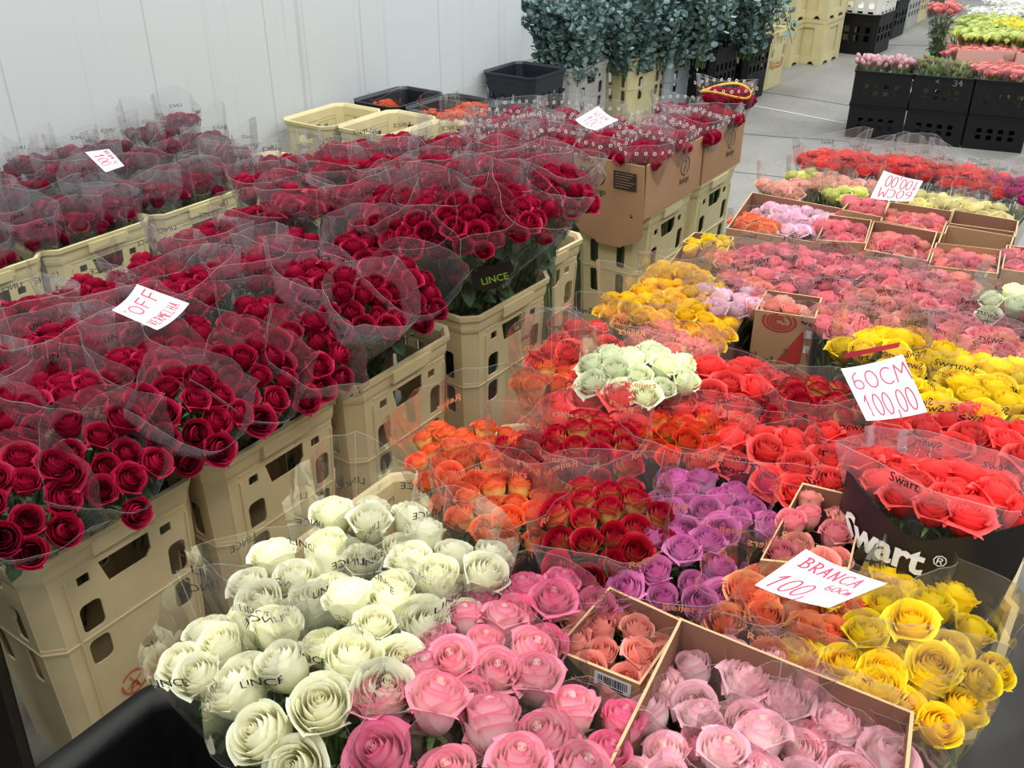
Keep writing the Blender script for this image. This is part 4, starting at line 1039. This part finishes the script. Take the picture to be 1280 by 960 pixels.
# crates carrying the right stock (only those seen between the bunches)
for k, (x, y, lab) in enumerate(((-.010, .70, 'sand crate under the large brown box, at the right edge'), (-.010, 1.10, 'sand crate under the near yellow roses'), (-.03, 1.53, 'sand crate under the black-sleeved coral bunch'), (-.62, 1.36, 'sand crate between lavender and flame roses'), (-.50, 1.80, 'sand crate between the printed box and the right yellow roses'), (-.86, 1.26, 'sand crate under the red and yellow roses'), (-.95, .95, 'sand crate under the ivory roses'), (-.62, .62, 'sand crate under the pink roses at the bottom edge'), (-.92, 2.0, 'sand crate under the long box of yellow roses'))):
    crate((x, y, 0), Ht=.40, zs=.22, label=lab, group='low crates under the mixed roses') if False else crate((x, y, 0), Ht=.56 if k < 2 else .42, zs=.34 if k < 2 else .24, label=lab, group='low crates under the mixed roses')

# ------------------------------------------------------------------ eucalyptus at the far end of the wall
def euc_mesh(seed, w, l, h, nbr, nlf, droop=0.):
    rnd = random.Random(seed); mb = MB(); st = MB()
    for b_ in range(int(nbr*1.3)):
        x0, y0 = rnd.uniform(-.35, .35)*w, rnd.uniform(-.35, .35)*l
        x1, y1 = x0*2.2+rnd.uniform(-.3, .3)*w, y0*1.8+rnd.uniform(-.3, .3)*l; hz = h*rnd.uniform(.6, 1.0)
        dr = droop*rnd.random()
        P = [Vector((x0+(x1-x0)*t**1.5, y0+(y1-y0)*t**1.5, hz*math.sin(t*PI/2*(1+dr*.9)) if dr else hz*t)) for t in [q/6 for q in range(7)]]
        st.tube(P, [.005, .005, .004, .004, .003, .003, .002], 4)
        for q in range(nlf):
            t = .05+.95*q/nlf; s = t*6; i0 = min(5, int(s)); p = P[i0].lerp(P[i0+1], s-i0)
            a = q*2.4+rnd.random(); d = Vector((math.cos(a), math.sin(a), rnd.uniform(-.1, .9))).normalized()
            r = rnd.uniform(.010, .022); c = p+d*(r+.015*rnd.random()+.012); up = Vector((rnd.uniform(-1, 1), rnd.uniform(-1, 1), rnd.uniform(.2, 1))).normalized()
            s_ = d.cross(up).normalized()
            n = mb.add([c+d*r*1.2*math.cos(k*PI/3)+s_*r*math.sin(k*PI/3) for k in range(6)]); mb.face(range(n, n+6), rnd.random() < .4, False)
    return st.done('stems', [LEAF]), mb.done('foliage', [EUC, EUC2])
def euc(px, py, h, seed, w, l, label, z=.36, droop=0., nbr=26, nlf=58):
    p = at(px, py, .42); s, f_ = euc_mesh(seed, w, l, h, nbr, nlf, droop)
    e = obj('eucalyptus_bunch', None, None, (p.x, p.y, z-.3)); tag(e, label, 'plant', 'eucalyptus bunches in crates')
    obj('stems', s, e, (0, 0, .25)); obj('foliage', f_, e, (0, 0, .25))
crate((-3.17, 5.22, 0), mat=GREYP, L=.40, W=.27, Ht=.42, zs=.22, rot=-.05, label='grey slotted crate of eucalyptus next to the wall end', group='crates of eucalyptus')
crate((-3.03, 5.72, 0), mat=TANY, L=.40, W=.24, Ht=.42, zs=.22, rot=-.1, label='yellowish slotted crate of eucalyptus', group='crates of eucalyptus')
crate((-2.93, 6.06, 0), mat=GREYB, L=.36, W=.24, Ht=.42, zs=.22, rot=-.1, label='blue-grey slotted crate of eucalyptus', group='crates of eucalyptus')
crate((-2.72, 6.30, 0), mat=BLACKP, L=.36, W=.30, Ht=.42, slots=5, rot=-.1, label='black crate under drooping eucalyptus, left one', group='crates of eucalyptus')
crate((-2.64, 6.70, 0), mat=BLACKP, L=.36, W=.34, Ht=.42, slots=5, rot=-.1, label='black crate under drooping eucalyptus, at the aisle', group='crates of eucalyptus')
crate((-2.66, 7.12, 0), mat=TANY, L=.38, W=.26, Ht=.42, zs=.22, rot=-.05, logo=True, label='narrow sand crate behind the black crate at the aisle', group='crates of eucalyptus')
euc(712, 80, .62, 1, .34, .36, 'dense eucalyptus bunch in the grey crate beside the wall', nbr=34)
euc(700, 78, .50, 7, .30, .36, 'eucalyptus bunch pressed against the wall end', nbr=26, droop=.5)
euc(782, 70, .66, 2, .32, .36, 'eucalyptus bunch in the yellowish crate', nbr=34)
euc(830, 62, .66, 3, .32, .36, 'eucalyptus bunch in the blue-grey crate', nbr=32)
euc(868, 60, .62, 4, .36, .40, 'drooping eucalyptus bunch over the left black crate', droop=.9, nbr=34)
euc(922, 50, .60, 5, .40, .42, 'drooping eucalyptus bunch over the black crate at the aisle', droop=.9, nbr=38)

# ------------------------------------------------------------------ aisle, far left: stacks of crates
def footed_mesh(L, W, Hh, mat):
    mb = MB(); th = .012
    for sx in (1, -1):
        for (ln, o, u) in ((L, (sx*W/2, 0, 0), (0, sx, 0)), (W, (0, sx*L/2, 0), (-sx, 0, 0))):
            arch = [(-ln/2, 0), (-ln/2+.05, 0), (-ln/2+.07, .025), (-.06, .025), (-.04, 0), (.04, 0), (.06, .025), (ln/2-.07, .025), (ln/2-.05, 0), (ln/2, 0), (ln/2, Hh), (-ln/2, Hh)]
            mb.mesh(curve_mesh([arch, rrect(0, Hh*.5, ln*.45, Hh*.62, .01)], th), xf(o, u, (0, 0, 1)))
            mb.mesh(curve_mesh([rrect(0, Hh*.5, ln*.46, Hh*.63, .01)], .003), xf((o[0]*.94, o[1]*.94, 0), u, (0, 0, 1)))
            for q in (-.5, .5): mb.box(-.012, 0, -.006, .012, Hh, .007, 0, xf(o, u, (0, 0, 1)) @ Matrix.Translation((q*ln*.95, 0, 0)))
    sweep(mb, L/2, W/2, .02, [(-.01, Hh-.03), (.012, Hh-.03), (.014, Hh), (-.01, Hh)])
    n = mb.add(octo(L/2, W/2, .02, Hh*.9)); mb.face(range(n, n+8))
    return mb.done('crate', [mat])
def stack(px, py, L, W, hs, mats, labs, rot=-.03, foot=True, name='stacked_crate'):
    p = at(px, py, 0); z = 0
    for h_, m_, lb in zip(hs, mats, labs):
        if foot:
            c = p+Matrix.Rotation(rot, 4, 'Z')@Vector((-W/2, L/2, z)); me = cached(('ft', L, W, h_, m_.name), lambda: footed_mesh(L, W, h_, m_))
            o = obj(name, me, None, c, (0, 0, rot)); tag(o, lb, 'crate', 'crate stacks along the far aisle')
        else: crate((p.x, p.y), mat=m_, L=L, W=W, Ht=h_, z0=z, rot=rot, slots=4, label=lb, group='crate stacks along the far aisle', taper=.05, name=name)
        z += h_+.002
stack(1024, 82, .42, .30, (.36, .34), (TANY, TANY), ('cream crate with arched feet, bottom of the first aisle stack', 'cream slotted crate on top of the first aisle stack'))
stack(985, 84.5, .42, .26, (.36, .34), (TANY, TANY), ('cream crate half hidden by eucalyptus, bottom', 'cream crate half hidden by eucalyptus, top'))
stack(1046, 66, .42, .30, (.36, .34), (TANY, TANY), ('cream crate behind the first stack, bottom', 'cream crate behind the first stack, top'))
stack(1090, 71, .46, .34, (.34, .20), (BLACKP, WHITEP), ('black crate under a white one in the far aisle', 'white crate on top of a black one in the far aisle'), foot=False)
stack(1112, 50, .44, .32, (.34, .34), (BLACKP, GREYB), ('dark crate behind the white-topped stack, bottom', 'grey crate behind the white-topped stack, top'), foot=False)
stack(1130, 38, .44, .30, (.34, .34), (GREYP, GREYP), ('grey crate far along the aisle, bottom', 'grey crate far along the aisle, top'), foot=False)
stack(1143, 30, .44, .30, (.34, .34), (TANY, TANY), ('cream crate far along the aisle, bottom', 'cream crate far along the aisle, top'), foot=False)
stack(1163, 22, .5, .40, (.34, .34), (BLACKP, BLACKP), ('last black crate of the aisle row, bottom', 'last black crate of the aisle row, top'), foot=False)

# ------------------------------------------------------------------ aisle, far right: black crates with budded pink flowers
def bud_bunch(px, py, z, R, n, ckind, label, h=.3, leafy=30, name='flower_bunch', wrap=True, group=None, world=None):
    rnd = random.Random(int(px*7+py)); p = at(px, py, z); hh = h
    e = obj(name, None, None, (p.x, p.y, z-hh)); tag(e, label, 'flower bunch', group)
    for q in range(n):
        a = q*2.4; rr = R*math.sqrt((q+.5)/n)
        me = cached(('bud', ckind), lambda: bud_mesh(ckind))
        o = bpy.data.objects.new('flower_head', me); COL.objects.link(o); o.parent = e
        s = rnd.uniform(.8, 1.2)
        o.matrix_local = Matrix.Translation((rr*math.cos(a), rr*math.sin(a), hh+rnd.uniform(-.02, .015))) @ Matrix.Rotation(.5*rr/R, 4, Vector((-math.sin(a), math.cos(a), 0))) @ Matrix.Rotation(rnd.random()*6, 4, 'Z') @ Matrix.Diagonal((s, s, s, 1))
    if leafy:
        def fm():
            mb = MB(); r2 = random.Random(4)
            for k in range(leafy):
                a = r2.random()*6.28; rr = R*r2.random()**.5; d = Vector((math.cos(a), math.sin(a), r2.uniform(.2, 1.6)))
                leaf(mb, Vector((rr*math.cos(a), rr*math.sin(a), hh-r2.uniform(.02, .16))), d, Vector((.1, .2, 1)), .07, .016)
            return mb.done('foliage', [BUDG])
        obj('foliage', cached(('bf', R, hh, leafy), fm), e)
    obj('stems', cached(('s', round(R, 2), hh, 0), lambda: stems_mesh(1, R, hh, 14)), e)
    if wrap: obj('cellophane_sleeve', cached(('c', R, hh, 'pl', .03, 9), lambda: sleeve_mesh(9, R, hh, 'plain', .03, FILM)), e)
    return e
BUDC = {'pinkbud': (rgb(226, 130, 150), rgb(246, 214, 216)), 'greenbud': (rgb(160, 110, 90), rgb(150, 170, 90)), 'coralpink': (rgb(240, 130, 130), rgb(250, 170, 165)), 'limeflower': (rgb(196, 216, 110), rgb(230, 236, 160)), 'yellowflower': (rgb(240, 220, 60), rgb(246, 232, 90)), 'redpink': (rgb(224, 70, 90), rgb(244, 170, 160)), 'whiteflower': (rgb(236, 236, 226), rgb(246, 246, 240))}
def bud_mesh(kind):
    c1, c2 = BUDC[kind]; mb = MB(); col = []
    for k in range(5):
        a0 = k*2*PI/5
        rows = []
        for v, r, z in ((0, .003, 0), (.35, .011, .012), (.7, .013, .026), (1, .006 if 'bud' in kind else .020, .040 if 'bud' in kind else .034)):
            rows.append([(r*math.cos(a0+u*.85), r*math.sin(a0+u*.85), z-.006*abs(u)) for u in (-1, -.3, .3, 1)]); col += [(v, 1)]*4
        mb.rings(rows, False, 0, True)
    mb.tube([(0, 0, .004), (0, 0, -.06)], .002, 4, 1); col += [(0, 1)]*8
    key = 'm_'+kind
    m = cached(key, lambda: petal('petal_'+kind, c1, c1 if 'bud' in kind else c1, c2, 1.5))
    return mb.done('flower_head', [m, STEM], col)
def blackbox(corner_px, n, labs):
    p0 = at(1055, 171, 0); ang = math.radians(13)
    u = Vector((math.cos(ang), math.sin(ang), 0)); v = Vector((-u.y, u.x, 0))
    L, W = .40, .30
    for i in range(n):
        for lvl in range(2):
            c = p0+u*(.005+i*.345+.165)+v*.25
            k = ('bb',); 
            def mk():
                mb = MB(); a, b = .165, .24; hh = .205; th = .006
                for s in (1, -1):
                    hs = [rrect(-.09+.06*q, z, .030, .026, .006) for q in range(4) for z in (.075, .115)]
                    mb.mesh(curve_mesh([[(-a, 0), (a, 0), (a, hh), (-a, hh)]]+hs, th), xf((0, -s*b, 0), (s, 0, 0), (0, 0, 1)))
                    hs = [rrect(-.15+.06*q, z, .030, .026, .006) for q in range(6) for z in (.075, .115)]
                    mb.mesh(curve_mesh([[(-b, 0), (b, 0), (b, hh), (-b, hh)]]+hs, th), xf((s*a, 0, 0), (0, s, 0), (0, 0, 1)))
                sweep(mb, b, a, .01, [(0, hh-.012), (.008, hh-.012), (.009, hh), (-.004, hh)])
                n_ = mb.add([(-a, -b, .01), (a, -b, .01), (a, b, .01), (-a, b, .01)]); mb.face(range(n_, n_+4))
                return mb.done('black_crate', [BLACKP])
            o = obj('black_crate', cached(k, mk), None, (c.x, c.y, lvl*.207), (0, 0, ang)); tag(o, labs[i]+(', upper one' if lvl else ', lower one'), 'crate', 'black crates across the aisle')
            if i == 1 and lvl == 1:
                q = []; ink_text(q, '<', .36, .78, .13, w=.12, pen=.010); ink_text(q, '34', .66, .76, .17, w=.12, pen=.013)
                mi = MB()
                for f_ in q: mi.quad(*[((x-.5)*.33, -.2443, y*.205) for x, y in f_])
                obj('chalk_writing', mi.done('chalk_writing', [plain('grey_chalk', rgb(130, 130, 132), .7)]), o)
blackbox(None, 5, ['leftmost stack of black crates across the aisle', 'black crates marked 34 across the aisle', 'third stack of black crates across the aisle', 'fourth stack of black crates, right edge', 'fifth stack of black crates beyond the edge'][:4]) if False else blackbox(None, 3, ['leftmost stack of black crates across the aisle', 'black crates chalked 34 across the aisle', 'third stack of black crates across the aisle'])
bud_bunch(1092, 78, .43, .10, 34, 'pinkbud', 'pink budded flowers in the leftmost black crate, left', group='pink budded flowers')
bud_bunch(1126, 80, .43, .08, 28, 'pinkbud', 'pink budded flowers in the leftmost black crate, right', group='pink budded flowers')
bud_bunch(1165, 80, .43, .12, 16, 'greenbud', 'leafy green flowers over the crate chalked 34, left', leafy=120)
bud_bunch(1200, 84, .43, .11, 16, 'greenbud', 'leafy green flowers over the crate chalked 34, right', leafy=120)
bud_bunch(1240, 88, .43, .12, 40, 'coralpink', 'coral pink flowers in the third black crate, left', group='coral pink flowers')
bud_bunch(1272, 92, .43, .12, 40, 'coralpink', 'coral pink flowers in the third black crate, right', group='coral pink flowers')
for k, (px, py) in enumerate([(1205, 66), (1240, 68), (1275, 72)]):
    bud_bunch(px, py, .44, .15, 60, 'coralpink', 'coral pink flowers in the row behind the black crates, ' + ['left', 'middle', 'right'][k], group='coral pink flowers', leafy=20)
# standing wrapped bouquet
p = at(1183, 75, .42)
e = bud_bunch(1183, 20, .74, .085, 34, 'redpink', 'tall wrapped bouquet of red and white buds standing above the black crates', h=.30, leafy=0, wrap=False, name='wrapped_bouquet')
e.location = (p.x-.10, p.y+.12, .40)
obj('foliage', foliage_mesh(3, .10, .27, 110), e); obj('cellophane_sleeve', sleeve_mesh(21, .10, .30, 'plain', .06, FILM), e)
def flat_box(px4, z, h, mat, label):
    e, lv = carton(px4, z, h, label, outer=mat, inner=mat, group='flower trays beyond the black crates'); return e
PINKC = plain('pinkish_carton', rgb(214, 160, 146), .8)
flat_box([(1198, 62), (1196, 46), (1262, 48), (1270, 64)], .50, .45, PINKC, 'pinkish tray under the lime flowers, left')
flat_box([(1272, 66), (1264, 48), (1330, 52), (1345, 70)], .50, .45, PINKC, 'pinkish tray under the lime flowers, right')
for k, (px, py, kd) in enumerate([(1210, 42, 'limeflower'), (1235, 44, 'limeflower'), (1260, 46, 'limeflower'), (1278, 48, 'limeflower'), (1225, 30, 'limeflower'), (1250, 28, 'limeflower'), (1272, 32, 'yellowflower'), (1240, 18, 'whiteflower'), (1268, 16, 'whiteflower'), (1260, 6, 'whiteflower')]):
    bud_bunch(px, py, .52, .17, 60, kd, 'far tray flowers, ' + ['lime, front row leftmost', 'lime, front row second', 'lime, front row third', 'lime, front row at the edge', 'lime, second row left', 'lime, second row middle', 'bright yellow, second row right', 'white wrapped, third row left', 'white wrapped, third row right', 'white wrapped, farthest'][k], leafy=40, wrap=kd == 'whiteflower')

# ------------------------------------------------------------------ bottom right corner
def greybin():
    mb = MB(); mb.mesh(crate_mesh(.40, .30, .30, .16, GREYP, slots=3)); return mb.done('grey_crate', [GREYP])
p = at(1245, 790, .0)
o = obj('grey_crate', greybin(), None, (.22, 2.28, 0), (0, 0, .35)); tag(o, 'grey crate on the floor beyond the right edge of the yellow roses', 'crate')
def bucket():
    mb = MB(); N = 28
    mb.rings([[(r*math.cos(2*PI*i/N), r*math.sin(2*PI*i/N), z) for i in range(N)] for r, z in ((.0, .0), (.12, 0), (.15, .30), (.165, .31), (.165, .33), (.15, .335), (.145, .32), (.115, .01), (0, .01))], True, 0, True)
    return mb.done('black_bucket', [BLACKP])
o = obj('black_bucket', bucket(), None, (.225, 1.78, 0)); tag(o, 'black bucket on the floor at the right edge of the photo', 'bucket')

mb = MB(); mb.box(-.5, .3, 0, 1.6, 2.15, .012)  # thin sheet added over the concrete, its dark colour stands in for floor shade
o = obj('floor_shade_sheet', mb.done('floor_shade_sheet', [plain('dark_brown_floor_shade', rgb(62, 56, 48), .45, .4, .25, 3.)])); tag(o, 'dark brown sheet standing in for floor shade in the bottom right corner', 'mat')  # added sheet, not a real mat; its dark colour stands in for shade
# ------------------------------------------------------------------ light
w = bpy.data.worlds.new('world'); SC.world = w; w.use_nodes = True
bg = w.node_tree.nodes['Background']; bg.inputs[0].default_value = (.88, .95, 1, 1); bg.inputs[1].default_value = .42
def area(x, y, z, sx, sy, power, col, rot=(0, 0, 0)):
    l = bpy.data.lights.new('hall_lamp', 'AREA'); l.shape = 'RECTANGLE'; l.size = sx; l.size_y = sy; l.energy = power; l.color = col
    o = bpy.data.objects.new('hall_lamp', l); COL.objects.link(o); o.location = (x, y, z); o.rotation_euler = rot
for x in (-2.6, -.6, 1.4):
    for y in (-.5, 2.2, 5., 8.5, 12.):
        area(x, y, 4.2, .35, 1.5, 32 if y < 4 else 34, (1, .96, .88) if y < 3 else (.93, .97, 1))
SC.view_settings.view_transform = 'Standard'; SC.view_settings.look = 'None'
SC.view_settings.gamma = 1; SC.view_settings.use_curve_mapping = False
SC.view_settings.exposure = 0.68
SC.cycles.transparent_max_bounces = 40
SC.cycles.max_bounces = 8
SC.cycles.use_denoising = True
SC.cycles.caustics_reflective = False; SC.cycles.caustics_refractive = False
